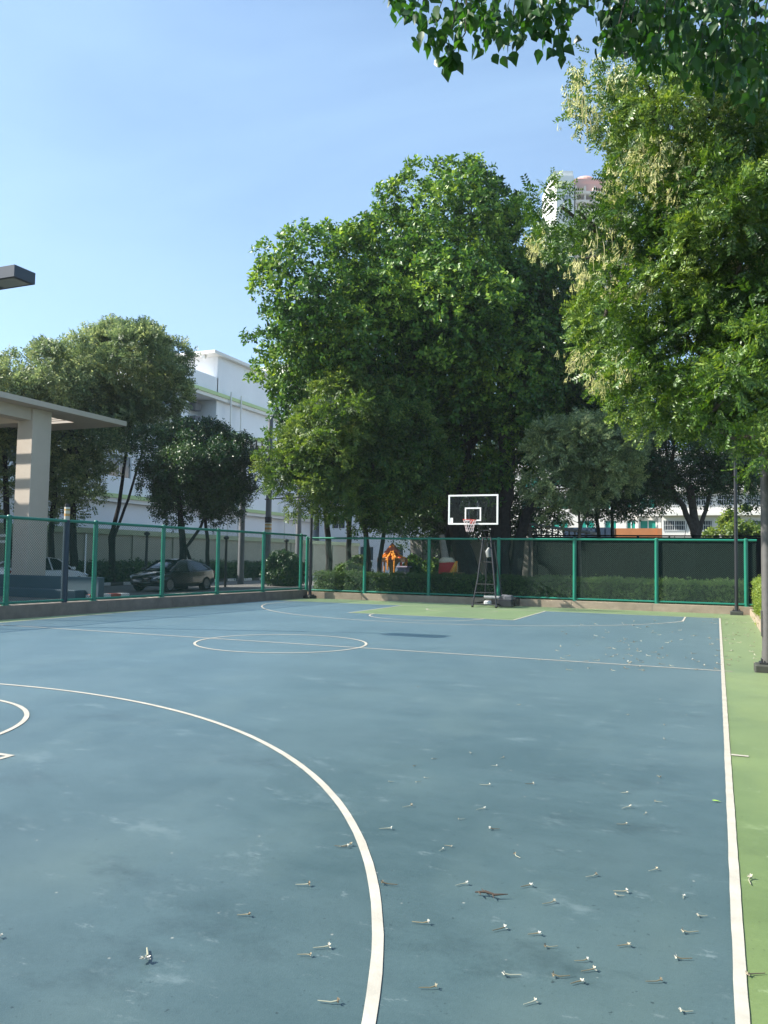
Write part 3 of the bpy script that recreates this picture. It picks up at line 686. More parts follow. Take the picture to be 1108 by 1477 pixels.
def bush(name, label, c, rad, m, n, seed, cat='shrub', sz=1.2, tp=None):
    rng = np.random.default_rng(seed); c = np.array(c, float); rad = np.array(rad, float); E = [(c + np.array([0, 0, rad[2]]), rad), (c + np.array([rad[0] * .4, .1, rad[2] * .8]), rad * .75), (c + np.array([-rad[0] * .45, -.1, rad[2] * .75]), rad * .7)]
    r = thing(name, label, cat, c); P, A = crown_samples(E, n, rng, .4, .6); Pi, Ai = interior(E, n // 2, rng); P = np.concatenate([P, Pi]); A = np.concatenate([A, Ai]); ok = P[:, 2] > c[2] + .04; P, A = P[ok], A[ok]
    V, Fc = scatter(tp or HT, P, A, sz * rng.uniform(.7, 1.3, len(P)), rng); o = np_mesh('foliage', V, Fc, m, r); relocal(o, r)
    q = MB()
    for k in range(7): e = c + rng.normal(size=3) * rad * .5 + np.array([0, 0, rad[2] * 1.2]); q.tube([c, (c + e) / 2, e], [.03, .02, .008], 5)
    o = q.build('stems', BARK_D, r); relocal(o, r)
SH = [sprig(8, .14, .07, .16, rngT) for _ in range(4)]
p = on_z(515, 866, 0); bush('shrub', 'rounded mid green shrub behind the hedge left of the spirit house', at(513, 866, 34.6) * np.array([1, 1, 0]), (.75, .6, .85), LM_HEDGE, 1300, 41, sz=.9, tp=SH)
bush('shrub', 'loose green shrub between the spirit house and the wrapped trunk', at(605, 868, 35) * np.array([1, 1, 0]), (.8, .6, .85), LM_FICUS, 900, 42, sz=.9, tp=SH)
bush('shrub', 'big round dark shrub by the road near the corner post', at(410, 843, 46) * np.array([1, 1, 0]), (.95, .9, .85), LM_DARK, 1500, 43, sz=1.2, tp=SH)
bush('shrub', 'leafy green shrub behind the wall at the far right', at(1075, 775, 44) * np.array([1, 1, 0]) , (2.2, 1, 2.2), LM_YEL, 1500, 44, sz=1.6, tp=SH)
bush('shrub', 'dark shrub in front of the orange wall on its left', at(902, 790, 36) * np.array([1, 1, 0]), (.7, .5, 1.45), LM_DARK, 700, 45, sz=1.1, tp=SH)
bush('shrub', 'dark shrub in front of the orange wall on its right', at(938, 790, 36) * np.array([1, 1, 0]), (.7, .5, 1.4), LM_DARK, 700, 46, sz=1.1, tp=SH)
bush('shrub', 'dark shrub between the orange wall and the forked tree', at(972, 790, 37) * np.array([1, 1, 0]), (.9, .5, 1.55), LM_DARK, 900, 47, sz=1.2, tp=SH)
hedge('hedge', 'dark low hedge across the road behind the black and white kerb', -31.9, -30.2, 18, 42, 0, .95, LM_DARK, 45, seed=33, sz=2.2, jit=.1)
#%%PART3

# ================================================================== buildings
LILAC = mat('white_render', (.80, .81, .83), .8, .3, noise=.07, nscale=.35)
WHITEW = mat('white_wall', (.74, .72, .68), .8, .3, noise=.06, nscale=.4)
LIME = mat('lime_band', (.46, .58, .28), .7)
CREAMW = mat('cream_wall', (.42, .42, .34), .85, .3, noise=.15, nscale=.5)
GLASSD = mat('dark_window_glass', (.03, .045, .06), .12, .8)
TEAL = mat('teal_window_glass', (.03, .30, .24), .15, .8)
FRAME = mat('window_frame_white', (.7, .71, .7), .5)
GREYD = mat('grey_trim', (.16, .17, .19), .6)

def wall_holes(q, ax, c0, c1, a0, a1, z0, z1, holes):
    """wall slab between c0..c1 on axis ax (0: plane x, 1: plane y), spanning a0..a1, with rectangular openings"""
    def bx(u0, u1, w0, w1):
        if u1 - u0 < 1e-4 or w1 - w0 < 1e-4: return
        if ax == 0: q.box(c0, c1, u0, u1, w0, w1)
        else: q.box(u0, u1, c0, c1, w0, w1)
    cuts = sorted({a0, a1, *[v for h_ in holes for v in h_[:2]]})
    for u0, u1 in zip(cuts, cuts[1:]):
        hs = sorted([(h_[2], h_[3]) for h_ in holes if h_[0] <= u0 + 1e-6 and h_[1] >= u1 - 1e-6]); z = z0
        for za, zb in hs: bx(u0, u1, z, za); z = zb
        bx(u0, u1, z, z1)
def window(parent, ax, c, u0, u1, z0, z1, glass, nv=1, nh=0, inset=.12, sgn=1, fr=.06, name='window'):
    """frame + pane set into an opening; sgn = direction the wall faces along the axis"""
    q = MB(); cc = c - sgn * inset
    def b(q, ua, ub, za, zb, d0, d1):
        lo, hi = sorted((cc + sgn * d0, cc + sgn * d1))
        if ax == 0: q.box(lo, hi, ua, ub, za, zb)
        else: q.box(ua, ub, lo, hi, za, zb)
    b(q, u0, u1, z0, z0 + fr, 0, .05); b(q, u0, u1, z1 - fr, z1, 0, .05); b(q, u0, u0 + fr, z0 + fr, z1 - fr, 0, .05); b(q, u1 - fr, u1, z0 + fr, z1 - fr, 0, .05)
    for i in range(nv): u = u0 + (u1 - u0) * (i + 1) / (nv + 1); b(q, u - fr / 2, u + fr / 2, z0 + fr, z1 - fr, 0, .045)
    for i in range(nh): z = z0 + (z1 - z0) * (i + 1) / (nh + 1); b(q, u0 + fr, u1 - fr, z - fr / 2, z + fr / 2, 0, .04)
    f = q.build(name, FRAME, parent)
    q = MB(); b(q, u0 + .002, u1 - .002, z0 + .002, z1 - .002, -.03, .012); q.build('pane', glass, f); return f

# --- white block with lime ledges across the road
BX = -41.0
wb = thing('school_building', 'long white building with lime green ledges behind the left trees', 'building')
y1 = float(on_x(314, 530, BX)[1]); zlow = float(on_x(314, 545, BX)[2]); zhi = float(on_x(307, 511, BX)[2]); YE = 72.0; YS = float(on_x(222, 560, BX)[1]); YL = 8.0
r0 = on_x(272, 566, BX); r1 = on_x(313, 612, BX); ra, rb = float(r0[1]), float(r1[1]); rz1 = float(on_x(272, 563, BX)[2]); rz0 = float(on_x(300, 611, BX)[2])
bandz = [float(on_x(312, 570, BX)[2]), float(on_x(362, 634, BX)[2]), float(on_x(368, 738, BX)[2])]
holes = [(ra, rb, rz0, rz1)]
fh = bandz[0] - bandz[1]
win = []
for k, (za, zb) in enumerate(((rz0, rz1), (rz0 - fh, rz1 - fh))):
    for yy in np.arange(YS + .6, ra - 2.8, 5.2): win.append((yy, yy + 2.2, za + .5, zb - .2))
q = MB(); wall_holes(q, 0, BX - .35, BX, YS, y1, 0, zlow, holes + win); wall_holes(q, 0, BX - .35, BX, y1, YE, 0, zhi, [])
q.box(BX - 14, BX - .36, YS, YS + .35, 0, zlow); q.box(BX - 14, BX - .36, YE - .35, YE, 0, zhi); q.box(BX - 14, BX - .36, y1, y1 + .35, zlow - 4, zhi)
q.box(BX - 14, BX - .36, YS + .36, y1 - .01, zlow - 1.3, zlow - 1.0)
q.build('wall', LILAC, wb)
zb3 = bandz[1] + .12; lwin = [(yy, yy + 2.4, z_, z_ + 1.7) for yy in np.arange(YL + 1, YS - 3, 4.6) for z_ in (bandz[2] + 1.4, )]
q = MB(); wall_holes(q, 0, BX - .35, BX - .0, YL, YS - .01, 0, zb3, lwin); q.box(BX - 12, BX - .36, YL, YL + .35, 0, zb3); q.box(BX - 12, BX - .36, YL + .36, YS - .02, zb3 - .3, zb3 - .05); q.build('low_wing_wall', LILAC, wb)
for (a, b_, c, d) in lwin: window(wb, 0, BX, a, b_, c, d, GLASSD, 1, 0)
for (a, b_, c, d) in win: window(wb, 0, BX, a, b_, c, d, GLASSD, 1, 0)
# recess (balcony bay) with a door, window and air conditioners
q = MB(); q.box(BX - 2.2, BX - 2.0, ra, rb, rz0, rz1); q.box(BX - 2.0, BX - .35, ra - .1, ra - .002, rz0, rz1); q.box(BX - 2.0, BX - .35, rb + .002, rb + .1, rz0, rz1); q.box(BX - 2.0, BX - .35, ra, rb, rz0 - .2, rz0 - .01)
q.box(BX - 2.0, BX - .35, ra, rb, rz1 + .01, rz1 + .2)
q.build('balcony_recess', LILAC, wb)
sp = rb - ra; window(wb, 0, BX - 1.9, ra + sp * .06, ra + sp * .3, rz0 + .2, rz1 - .7, GLASSD, 0, 0, .0, name='door')
for k, (fa, fb, za, zb) in enumerate(((.66, .86, .55, .85), (.66, .86, .08, .34))):
    q = MB(); q.cbox(BX - 1.9, BX - 1.3, ra + sp * fa, ra + sp * fb, rz0 + (rz1 - rz0) * za, rz0 + (rz1 - rz0) * zb, .04); q.build('air_conditioner', GREYD, wb)
q = MB()
for i_, z in enumerate(bandz): q.box(BX + .002, BX + .55, YL if i_ else YS, YE, z - .18, z + .12)
q.build('ledge', LIME, wb)
q = MB()
for i_, z in enumerate(bandz): q.box(BX + .002, BX + .45, YL if i_ else YS, YE, z - .48, z - .185)
q.build('ledge_trim', WHITEW, wb)
for yy in (y1 + 3, y1 + 11.5, y1 + 21, rb + 1.2): q = MB(); q.tube([(BX + .62, yy, 0), (BX + .62, yy, bandz[0] + .5)], .07, 8); q.build('drainpipe', GREYD if yy > y1 + 15 else WHITEW, wb)

q = MB(); q.box(BX - 15, BX + .5, y1 - 1.2, YE + .3, zhi + .003, zhi + .28); 
zr = zhi
for k in range(4): q.box(BX - 1 - k * 3.2, BX - .7 - k * 3.2, y1 - 1.0, y1 - .7, zhi - .35, zhi)
q.build('roof', WHITEW, wb)
q = MB(); yq = y1 + 14; q.box(BX - 9, BX - .8, yq, YE, zhi + .28, zhi + 2.6); q.build('roof_block', mat('cream_white', (.72, .74, .6), .8), wb)

# --- pale block closing the road, behind the drooping tree
o = MB(); yb_ = 64.0; xs0, xs1 = -40.2, -8.0
hl = [(x, x + 1.6, z, z + 1.5) for x in np.arange(xs0 + 1.5, xs1 - 2, 3.4) for z in (1.4, 4.8, 8.2)]
pb = thing('apartment_building', 'pale low building glimpsed between trunks left of the spirit house', 'building')
wall_holes(o, 1, yb_, yb_ + .3, xs0, xs1, 0, 10.6, hl); o.box(xs0, xs0 + .3, yb_ + .301, yb_ + 10, 0, 10.6); o.box(xs1 - .3, xs1, yb_ + .301, yb_ + 10, 0, 10.6); o.box(xs0, xs1, yb_ - .3, yb_ + 10.2, 10.603, 10.9)
o.build('wall', LILAC, pb)
for (a, b_, c, d) in hl: window(pb, 1, yb_, a, b_, c, d, GLASSD, 1, 0, sgn=-1)

# --- boundary wall across the road
BWX = -33.6; zt = float(on_x(350, 780, BWX)[2])
bw = thing('boundary_wall', 'long cream boundary wall across the road with a pale green coping', 'wall', (BWX, 20, 0))
q = MB(); q.box(BWX - .22, BWX, -20, 60, 0, zt)
for y in np.arange(-18, 60, 4): q.box(BWX + .002, BWX + .08, y, y + .35, 0, zt)
relocal(q.build('wall', CREAMW, bw), bw)
relocal(MB().box(BWX - .32, BWX + .14, -20, 60, zt + .003, zt + .32).build('coping', mat('pale_green_coping', (.40, .46, .30), .8), bw), bw)
GREYW = mat('grey_wall_mat', (.27, .26, .24), .9, .3, noise=.3, nscale=.8)
q = MB(); q.box(-15.5, -7.6, 27, 27.2, 0, 2.75); q.box(-15.5, -7.6, 26.95, 27.25, 2.753, 2.85)
for x in np.arange(-15, -7.7, 2.4): q.box(x, x + .25, 26.9, 26.999, 0, 2.7)
tag(q.build('garden_wall', GREYW), 'plain grey wall behind the spirit house', 'wall')

# --- screen with tree shade painted into its colour, behind the right far fence
q = MB()
NET = mat('shaded_screen', (.0025, .008, .009), .9, .05, noise=.5, nscale=1.5)
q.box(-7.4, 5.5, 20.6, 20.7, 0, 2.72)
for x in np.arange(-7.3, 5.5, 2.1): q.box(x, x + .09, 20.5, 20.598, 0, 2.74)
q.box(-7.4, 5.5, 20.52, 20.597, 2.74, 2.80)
tag(q.build('screen_fence', NET), 'black green screen fence, tree shade painted into its colour, behind the right half of the hedge', 'fence')

# --- shed, blue and orange walls
sd = thing('shed', 'small open slatted shed with sloping grey roof behind the screen fence', 'shed')
a = at(763, 757, 38); b_ = at(858, 771, 38)
q = MB(); x0, x1_ = float(a[0]), float(b_[0]); y0 = float(a[1]); zA, zB = float(a[2]), float(b_[2])
q.add([(x0, y0 - .3, zA), (x1_, y0 - .3, zB), (x1_, y0 + 2.5, zB), (x0, y0 + 2.5, zA), (x0, y0 - .3, zA + .1), (x1_, y0 - .3, zB + .1), (x1_, y0 + 2.5, zB + .1), (x0, y0 + 2.5, zA + .1)], [(0, 3, 2, 1), (4, 5, 6, 7), (0, 1, 5, 4), (1, 2, 6, 5), (2, 3, 7, 6), (3, 0, 4, 7)])
q.build('roof', mat('grey_sheet', (.22, .23, .23), .6), sd)
q = MB()
for x in np.arange(x0 + .3, x1_ - .2, .26): q.box(x, x + .07, y0, y0 + .05, 0, zB - .02 + (zA - zB) * (x1_ - x) / (x1_ - x0))
q.box(x0, x0 + .12, y0 - .1, y0 - .002, 0, zA); q.build('slat_wall', mat('shed_slats', (.17, .16, .15), .7), sd)
yb2 = 37.0
u0 = float(on_y(812, 770, yb2)[0]); u1 = float(on_y(886, 770, yb2)[0]); u2 = float(on_y(955, 770, yb2)[0]); zz = float(on_y(900, 762, yb2)[2])
q = MB(); q.box(u0, u1 - .02, yb2, yb2 + .2, 0, zz + .05)
for x in np.arange(u0 + .3, u1 - .2, .55): q.box(x, x + .05, yb2 - .03, yb2 - .002, 0, zz)
tag(q.build('blue_wall', mat('navy_sheet', (.02, .05, .10), .6, noise=.3, nscale=2)), 'dark blue ribbed wall beside the orange wall', 'wall')
q = MB(); q.box(u1, u2, yb2 + .05, yb2 + .25, 0, zz); q.box(u2 - .28, u2, yb2 - .05, yb2 + .048, 0, zz)
tag(q.build('orange_wall', mat('orange_render', (.50, .20, .08), .8, noise=.2, nscale=1.5)), 'low orange wall under the white apartment with teal windows', 'wall')

# --- white apartment with teal windows behind the right trees
YA = 52.0
ap = thing('apartment_building', 'bright white apartment with teal windows and barred balconies on the right', 'building')
def U(px, py=740): return float(on_y(px, py, YA)[0])
def Z(py, px=930): return float(on_y(px, py, YA)[2])
cols = [(752, 778), (795, 820), (835, 858), (872, 890), (903.5, 917.5), (922.5, 947)]
rows_ = [(750, 764), (718, 734), (684, 700), (650, 666)]
hl = [(U(a), U(b), Z(d), Z(c)) for a, b in cols for c, d in rows_]
q = MB(); ux0, ux1, ztop = U(735), U(955), Z(625)
wall_holes(q, 1, YA, YA + .3, ux0, ux1, 0, ztop, hl); q.box(ux0, ux0 + .3, YA + .301, YA + 12, 0, ztop); q.box(ux1 - .3, ux1, YA + .301, YA + 12, 0, ztop); q.box(ux0 - .2, ux1 + .2, YA - .3, YA + 12.3, ztop + .003, ztop + .35)
q.box(U(919), U(921.5), YA - .25, YA - .002, 0, ztop); q.box(U(950), U(954), YA - .35, YA - .002, 0, ztop)
for c in (709, 743): q.box(U(919), U(955) + .2, YA - .55, YA - .352, Z(c) - .1, Z(c) + .1)
q.build('wall', WHITEW, ap)
for (a, b_, c, d) in hl: window(ap, 1, YA, a, b_, c, d, TEAL, 1, 0, sgn=-1, fr=.07)
for py in (739, 706): q = MB(); q.cbox(U(930), U(937), YA - .5, YA - .01, Z(py) - .0, Z(py) + .36, .03); q.build('air_conditioner', mat('ac_white', (.6, .6, .58), .5), ap)
# barred wing on the right
q = MB(); ux2 = U(1135); YW = YA - .8
hb = [(U(958) + k * 1.9, U(958) + k * 1.9 + 1.6, Z(d), Z(c)) for k in range(5) for c, d in ((751, 766), (716, 731), (682, 698))]
hb = [h_ for h_ in hb if h_[1] < ux2]
wall_holes(q, 1, YW, YW + .3, ux1 + .01, ux2, 0, Z(660), hb); q.box(ux1 + .01, ux2 + .1, YW - .5, YW - .002, Z(745), Z(741)); q.box(ux1 + .01, ux2 + .1, YW - .5, YW - .002, Z(711), Z(707)); q.box(ux2 - .3, ux2, YW + .302, YA + 10, 0, Z(660)); q.box(ux1 - .1, ux2 + .3, YW - .3, YA + 10, Z(660) + .003, Z(660) + .3)
q.build('wall', WHITEW, ap)
for (a, b_, c, d) in hb: window(ap, 1, YW, a, b_, c, d, GLASSD, 1, 0, sgn=-1, fr=.07)
for (a, b_, c, d) in hb[:]:
    q = MB()
    for x in np.arange(a, b_ + .01, .16): q.box(x - .012, x + .012, YW - .06, YW - .035, c - .05, d)
    for z in (c, (c + d) / 2, d - .05): q.box(a, b_, YW - .034, YW - .012, z, z + .03)
    q.build('window_grille', FRAME, ap)

# --- high tower far away
DT = 262; tc_ = at(838, 260, DT); tw = thing('tower_block', 'distant white and pink high rise above the right trees', 'building', (tc_[0], tc_[1], 0), math.radians(22.7))
s_ = DT / F; ztp = float(at(810, 253, DT)[2]); zpk = float(at(840, 240, DT)[2])
def tx(px): return (px - 832) * s_
WT = mat('tower_white', (.74, .73, .70), .8); PK = mat('tower_pink', (.60, .34, .28), .8); PKL = mat('tower_cream', (.74, .62, .52), .8)
q = MB(); xa, xb = tx(790), tx(822); ch = 1.6
q.add([(x, y, z) for z in (0, ztp) for x, y in ((xa, ch), (xa + ch, 0), (xb, 0), (xb, 16), (xa, 16))], [(0, 1, 6, 5), (1, 2, 7, 6), (2, 3, 8, 7), (3, 4, 9, 8), (4, 0, 5, 9), (5, 6, 7, 8, 9)])
q.box(tx(795), xb, 1.2, 15, ztp + .01, ztp + 2.2); q.build('white_wing', WT, tw)
fhT = 3.0
k = 0
z = ztp - 8.6
while z > 40:
    q = MB(); q.box(tx(806), tx(818), -.06, -.002, z, z + 2.0); f = q.build('window', mat('tower_glass', (.12, .17, .2), .2), tw)
    q = MB()
    for i in range(4): q.box(tx(806) + i * (tx(818) - tx(806)) / 3 - .05, tx(806) + i * (tx(818) - tx(806)) / 3 + .05, -.12, -.062, z, z + 2.0)
    q.box(tx(806), tx(818), -.12, -.062, z + .95, z + 1.05); q.build('mullion', FRAME, f); z -= 3.0 * 2
q = MB(); q.box(tx(825), tx(900), 3.5, 18, 0, zpk - 4); q.box(tx(829), tx(895), 5, 17, zpk - 3.99, zpk - 1.5); q.build('pink_core', PK, tw)
q = MB(); q.lathe([(4.2, 0), (4.0, 1.0), (3.0, 2.0), (1.5, 2.6), (0, 2.8)], (tx(848), 10, zpk - 1.49), 20); q.build('roof_dome', PK, tw)
q = MB()
z = zpk - 9
while z > 30:
    q.box(tx(825), tx(870), .6, 3.49, z, z + .25); q.box(tx(825), tx(870), .5, .7, z + .251, z + 1.15); z -= 3.0
for x in (825, 838, 852, 868): q.box(tx(x), tx(x) + .5, .8, 3.48, 0, zpk - 6)
q.build('balconies', PKL, tw)

# --- tan canopy at the drop-off, left
cp = thing('canopy', 'tan concrete entrance canopy on a thick square column at the left', 'canopy')
XE = -25.3; c3 = on_x(183, 608, XE); yE, zE = float(c3[1]), float(c3[2])
colr = at(45, 720, 33.0); cx0, cx1, cy0, cy1 = float(colr[0]) - .45, float(colr[0]) + .40, float(colr[1]) - .45, float(colr[1]) + .55
zs = zE - .22
q = MB()
hx0, hx1 = cx0 - 4.4, cx0 - .6     # trellis opening
q.box(XE - 1.0, XE, -22, yE, zs, zE); q.box(hx1 + .4, XE - 1.001, -22, yE, zs, zE - .01)
for yy0, yy1 in ((yE - 1.6, yE), (cy0 - .4, cy1 + .3), (-3, -1.5)): q.box(XE - 14, hx1 + .399, yy0, yy1, zs, zE - .01)
q.box(XE - 14, hx0, -22, yE - 1.61, zs - .001, zE - .012)
q.build('roof_slab', TAN, cp)
q = MB()
q.box(XE - 14, XE - 1.3, cy0 + .1, cy1 - .1, zs - .55, zs - .003); q.box(cx0 + .12, cx1 - .12, -22, cy0 + .09, zs - .5, zs - .004)
q.build('beam', TAN, cp)
q = MB()
for y in np.arange(-21, yE - 1.7, .42):
    if cy0 - .5 < y < cy1 + .3: continue
    q.box(hx0 + .002, hx1 + .398, y, y + .12, zs + .02, zs + .17)
q.build('trellis', TAN, cp)
q = MB(); q.cbox(cx0, cx1, cy0, cy1, 0, zs - .005, .02); q.build('column', TAN, cp)
q = MB(); q.cbox(cx0, cx1, cy0 - 16, cy1 - 16, 0, zs - .005, .02); q.build('column', TAN, cp)

# blue grey low parapet with red and white kerb
BLG = mat('blue_grey_render', (.05, .095, .125), .7, noise=.15, nscale=1)
pR = at(143, 833, 29.5); q = MB()
q.cbox(-34 + 5, float(pR[0]), float(pR[1]), float(pR[1]) + .3, 0, float(pR[2]), .02); q.cbox(-29, float(pR[0]) - .6, float(pR[1]) - .55, float(pR[1]) - .003, 0, .32, .02)
tag(q.build('parapet', BLG), 'blue grey parapet with a step in front of the white car', 'low wall')
def stripe_mat(name, ax, period, ca, cb):
    m = bpy.data.materials.new(name); m.use_nodes = True; nt = m.node_tree; b = nt.nodes['Principled BSDF']; tc = nt.nodes.new('ShaderNodeTexCoord'); s = nt.nodes.new('ShaderNodeSeparateXYZ'); L = nt.links
    L.new(tc.outputs['Object'], s.inputs[0]); a = nt.nodes.new('ShaderNodeMath'); a.operation = 'DIVIDE'; a.inputs[1].default_value = period; L.new(s.outputs[ax], a.inputs[0])
    f = nt.nodes.new('ShaderNodeMath'); f.operation = 'FRACT'; L.new(a.outputs[0], f.inputs[0]); g = nt.nodes.new('ShaderNodeMath'); g.operation = 'GREATER_THAN'; g.inputs[1].default_value = .5; L.new(f.outputs[0], g.inputs[0])
    x = nt.nodes.new('ShaderNodeMix'); x.data_type = 'RGBA'; x.inputs[6].default_value = (*ca, 1); x.inputs[7].default_value = (*cb, 1); L.new(g.outputs[0], x.inputs[0]); L.new(x.outputs[2], b.inputs['Base Color']); b.inputs['Roughness'].default_value = .7; return m
q = MB(); k0 = on_z(130, 864, 0); k1 = on_z(184, 862, 0)
d_ = (k1 - k0) / np.linalg.norm(k1 - k0); n_ = np.array([-d_[1], d_[0], 0]); lk = float(np.linalg.norm(k1 - k0))
q.cbox(0, lk + .1, 0, .3, 0, .17, .02); o = q.build('kerb', stripe_mat('red_white_kerb', 0, .9, (.32, .07, .05), (.62, .62, .58))); o.location = [float(v) for v in k0]; o.rotation_euler = (0, 0, math.atan2(d_[1], d_[0])); tag(o, 'short red and white striped kerb at the end of the blue parapet', 'kerb')
q = MB(); q.cbox(-.15, .15, -30, 30, 0, .16, .02); o = q.build('kerb', stripe_mat('black_white_kerb', 1, 2.0, (.05, .05, .05), (.62, .62, .60))); o.location = (-30, 22, 0); tag(o, 'long black and white striped kerb across the road', 'kerb')
# pale island strip painting the sunlit road this side of the dark car
tag(MB().quad((-22.0, 11.6, .002), (-20.2, 11.6, .002), (-20.2, 50, .002), (-22.0, 50, .002)).build('sunlit_road_strip', PAVE), kind='structure')

# ------------------------------------------------------------------ cars
def car(label, paint, loc, rz):
    r = thing('parked_car', label, 'car', loc, rz)
    # (x, z_bottom, z_deck, half width)
    st = [(-2.30, .42, .80, .62), (-2.22, .30, .95, .78), (-1.9, .24, 1.03, .86), (-1.2, .22, .98, .90), (0, .21, .95, .91), (.9, .22, .96, .90), (1.5, .24, .88, .87), (1.95, .26, .78, .82), (2.2, .30, .66, .72), (2.32, .38, .56, .55)]
    V = []; Fc = []
    for x, zb, zd, w in st:
        zm = (zb + zd) / 2
        V += [(x, -w * .86, zb), (x, -w, zb + .14), (x, -w * 1.0, zm + .05), (x, -w * .95, zd - .07), (x, -w * .84, zd), (x, 0, zd + .035), (x, w * .84, zd), (x, w * .95, zd - .07), (x, w, zm + .05), (x, w, zb + .14), (x, w * .86, zb)]
    n = 11
    for i in range(len(st) - 1):
        for k in range(n): j = (k + 1) % n; Fc.append((i * n + k, (i + 1) * n + k, (i + 1) * n + j, i * n + j))
    Fc += [tuple(range(n)), tuple(range((len(st) - 1) * n + n - 1, (len(st) - 1) * n - 1, -1))]
    q = MB(); q.add(V, Fc); body = q.build('body', paint, r, True)
    gs = [(-1.98, .99, 1.0, .70, .70), (-1.35, .97, 1.30, .78, .60), (-.7, .95, 1.43, .80, .60), (0, .94, 1.46, .81, .61), (.35, .94, 1.42, .80, .60), (1.25, .93, .95, .74, .72)]
    V = []; Fc = []
    for x, z0, z1, w0, w1 in gs: V += [(x, -w0, z0), (x, -w1, z1), (x, 0, z1 + .03), (x, w1, z1), (x, w0, z0)]
    for i in range(len(gs) - 1):
        for k in range(4): Fc.append((i * 5 + k, (i + 1) * 5 + k, (i + 1) * 5 + k + 1, i * 5 + k + 1))
    q = MB(); q.add(V, Fc); q.build('windows', mat('car_glass', (.015, .02, .025), .08, .8), r, True)
    q = MB()            # roof skin and pillars a little proud of the glass
    R_ = [(-1.42, 1.285, .60), (-.7, 1.445, .615), (0, 1.475, .62), (.42, 1.43, .61)]
    V = []; Fc = []
    for x, z, w in R_: V += [(x, -w, z - .02), (x, -w * .8, z + .015), (x, 0, z + .04), (x, w * .8, z + .015), (x, w, z - .02)]
    for i in range(len(R_) - 1):
        for k in range(4): Fc.append((i * 5 + k, (i + 1) * 5 + k, (i + 1) * 5 + k + 1, i * 5 + k + 1))
    q.add(V, Fc)
    for s in (-1, 1):
        q.tube([(.42, s * .605, 1.41), (1.27, s * .735, .95)], .028, 6); q.tube([(-1.40, s * .60, 1.27), (-1.98, s * .71, 1.0)], .045, 6); q.tube([(-.15, s * .625, 1.44), (-.1, s * .825, .94)], .03, 6)
    q.build('roof', paint, r, True)
    for i, (x, s) in enumerate(((1.42, -1), (1.42, 1), (-1.38, -1), (-1.38, 1))):
        y = s * .80; q = MB()
        def ring(q, prof):
            vs = []; N_ = 24
            for rr, yy in prof:
                for k in range(N_): a = 2 * PI * k / N_; vs.append((x + rr * math.cos(a), y + s * yy, .33 + rr * math.sin(a)))
            fs = [(p_ * N_ + k, p_ * N_ + (k + 1) % N_, (p_ + 1) * N_ + (k + 1) % N_, (p_ + 1) * N_ + k) for p_ in range(len(prof) - 1) for k in range(N_)]; q.add(vs, fs)
        ring(q, [(.2, -.1), (.31, -.1), (.33, -.06), (.33, .09), (.31, .125), (.23, .125)]); wh = q.build('wheel', mat('tyre', (.015, .015, .016), .8), r, True)
        q = MB(); ring(q, [(.0, .10), (.06, .115), (.2, .10), (.232, .128)]); 
        for k in range(5): a = 2 * PI * k / 5; q.box(x - .02 + .12 * math.cos(a), x + .02 + .12 * math.cos(a), min(y + s * .11, y + s * .13), max(y + s * .11, y + s * .13), .31 + .12 * math.sin(a), .35 + .12 * math.sin(a))
        q.build('rim', mat('alloy', (.2, .21, .22), .4, metal=.8), wh, True)
    hlm = mat('headlight_glass', (.75, .78, .8), .08, .8, coat=1)
    for s in (-1, 1):
        q = MB(); q.add([(1.72, s * .845, .80), (2.12, s * .76, .70), (2.24, s * .60, .62), (2.20, s * .62, .56), (2.05, s * .80, .61), (1.78, s * .875, .72)], [(0, 1, 2, 3, 4, 5)]); o = q.build('headlight', hlm, r)
        o.location = (.012, s * .012, .012)
        q = MB(); q.cbox(.92, 1.08, min(s * .86, s * 1.03), max(s * .86, s * 1.03), .96, 1.08, .03); q.build('mirror', paint, r, True)
        q = MB(); q.cbox(-2.30, -2.16, min(s * .42, s * .74), max(s * .42, s * .74), .80, .93, .02); q.build('tail_light', mat('tail_red', (.35, .02, .02), .2), r)
        q = MB()
        for xx in (-.2, .55): q.box(xx, xx + .2, min(s * .912, s * .93), max(s * .912, s * .93), .80, .83)
        q.build('door_handle', paint, r)
    q = MB(); q.box(2.235, 2.30, -.42, .42, .36, .50); q.build('grille', mat('car_black_trim', (.015, .015, .015), .5), r)
    return r
WP = mat('white_car_paint', (.80, .80, .80), .25, .5, coat=.6); BP = mat('black_car_paint', (.012, .014, .016), .22, .5, coat=.8)
fx = on_x(133, 836, -26.9); car('white parked sedan behind the canopy column and blue parapet', WP, (-27.6, float(fx[1]) - 2.45, 0), PI / 2)
fx = on_x(311, 850, -23.0); car('black parked sedan in the shade of the low dark tree', BP, (-23.8, float(fx[1]) - 2.3, 0), -PI / 2)

# ------------------------------------------------------------------ street poles
CONP = mat('grey_concrete_pole', (.17, .18, .20), .8, noise=.25, nscale=2)
def band_mat():
    m = bpy.data.materials.new('reflective_band'); m.use_nodes = True; nt = m.node_tree; b = nt.nodes['Principled BSDF']; tc = nt.nodes.new('ShaderNodeTexCoord'); s = nt.nodes.new('ShaderNodeSeparateXYZ'); nt.links.new(tc.outputs['Generated'], s.inputs[0])
    r = nt.nodes.new('ShaderNodeValToRGB'); r.color_ramp.interpolation = 'CONSTANT'; e = r.color_ramp.elements; e[0].position = 0; e[0].color = (.45, .42, .36, 1); e[1].position = .3; e[1].color = (.50, .26, .07, 1)
    for p, c in ((.5, (.55, .5, .4, 1)), (.72, (.5, .30, .08, 1)), (.86, (.6, .57, .5, 1))): x = e.new(p); x.color = c
    nt.links.new(s.outputs[2], r.inputs['Fac']); nt.links.new(r.outputs[0], b.inputs['Base Color']); b.inputs['Roughness'].default_value = .5; return m
BAND = band_mat()
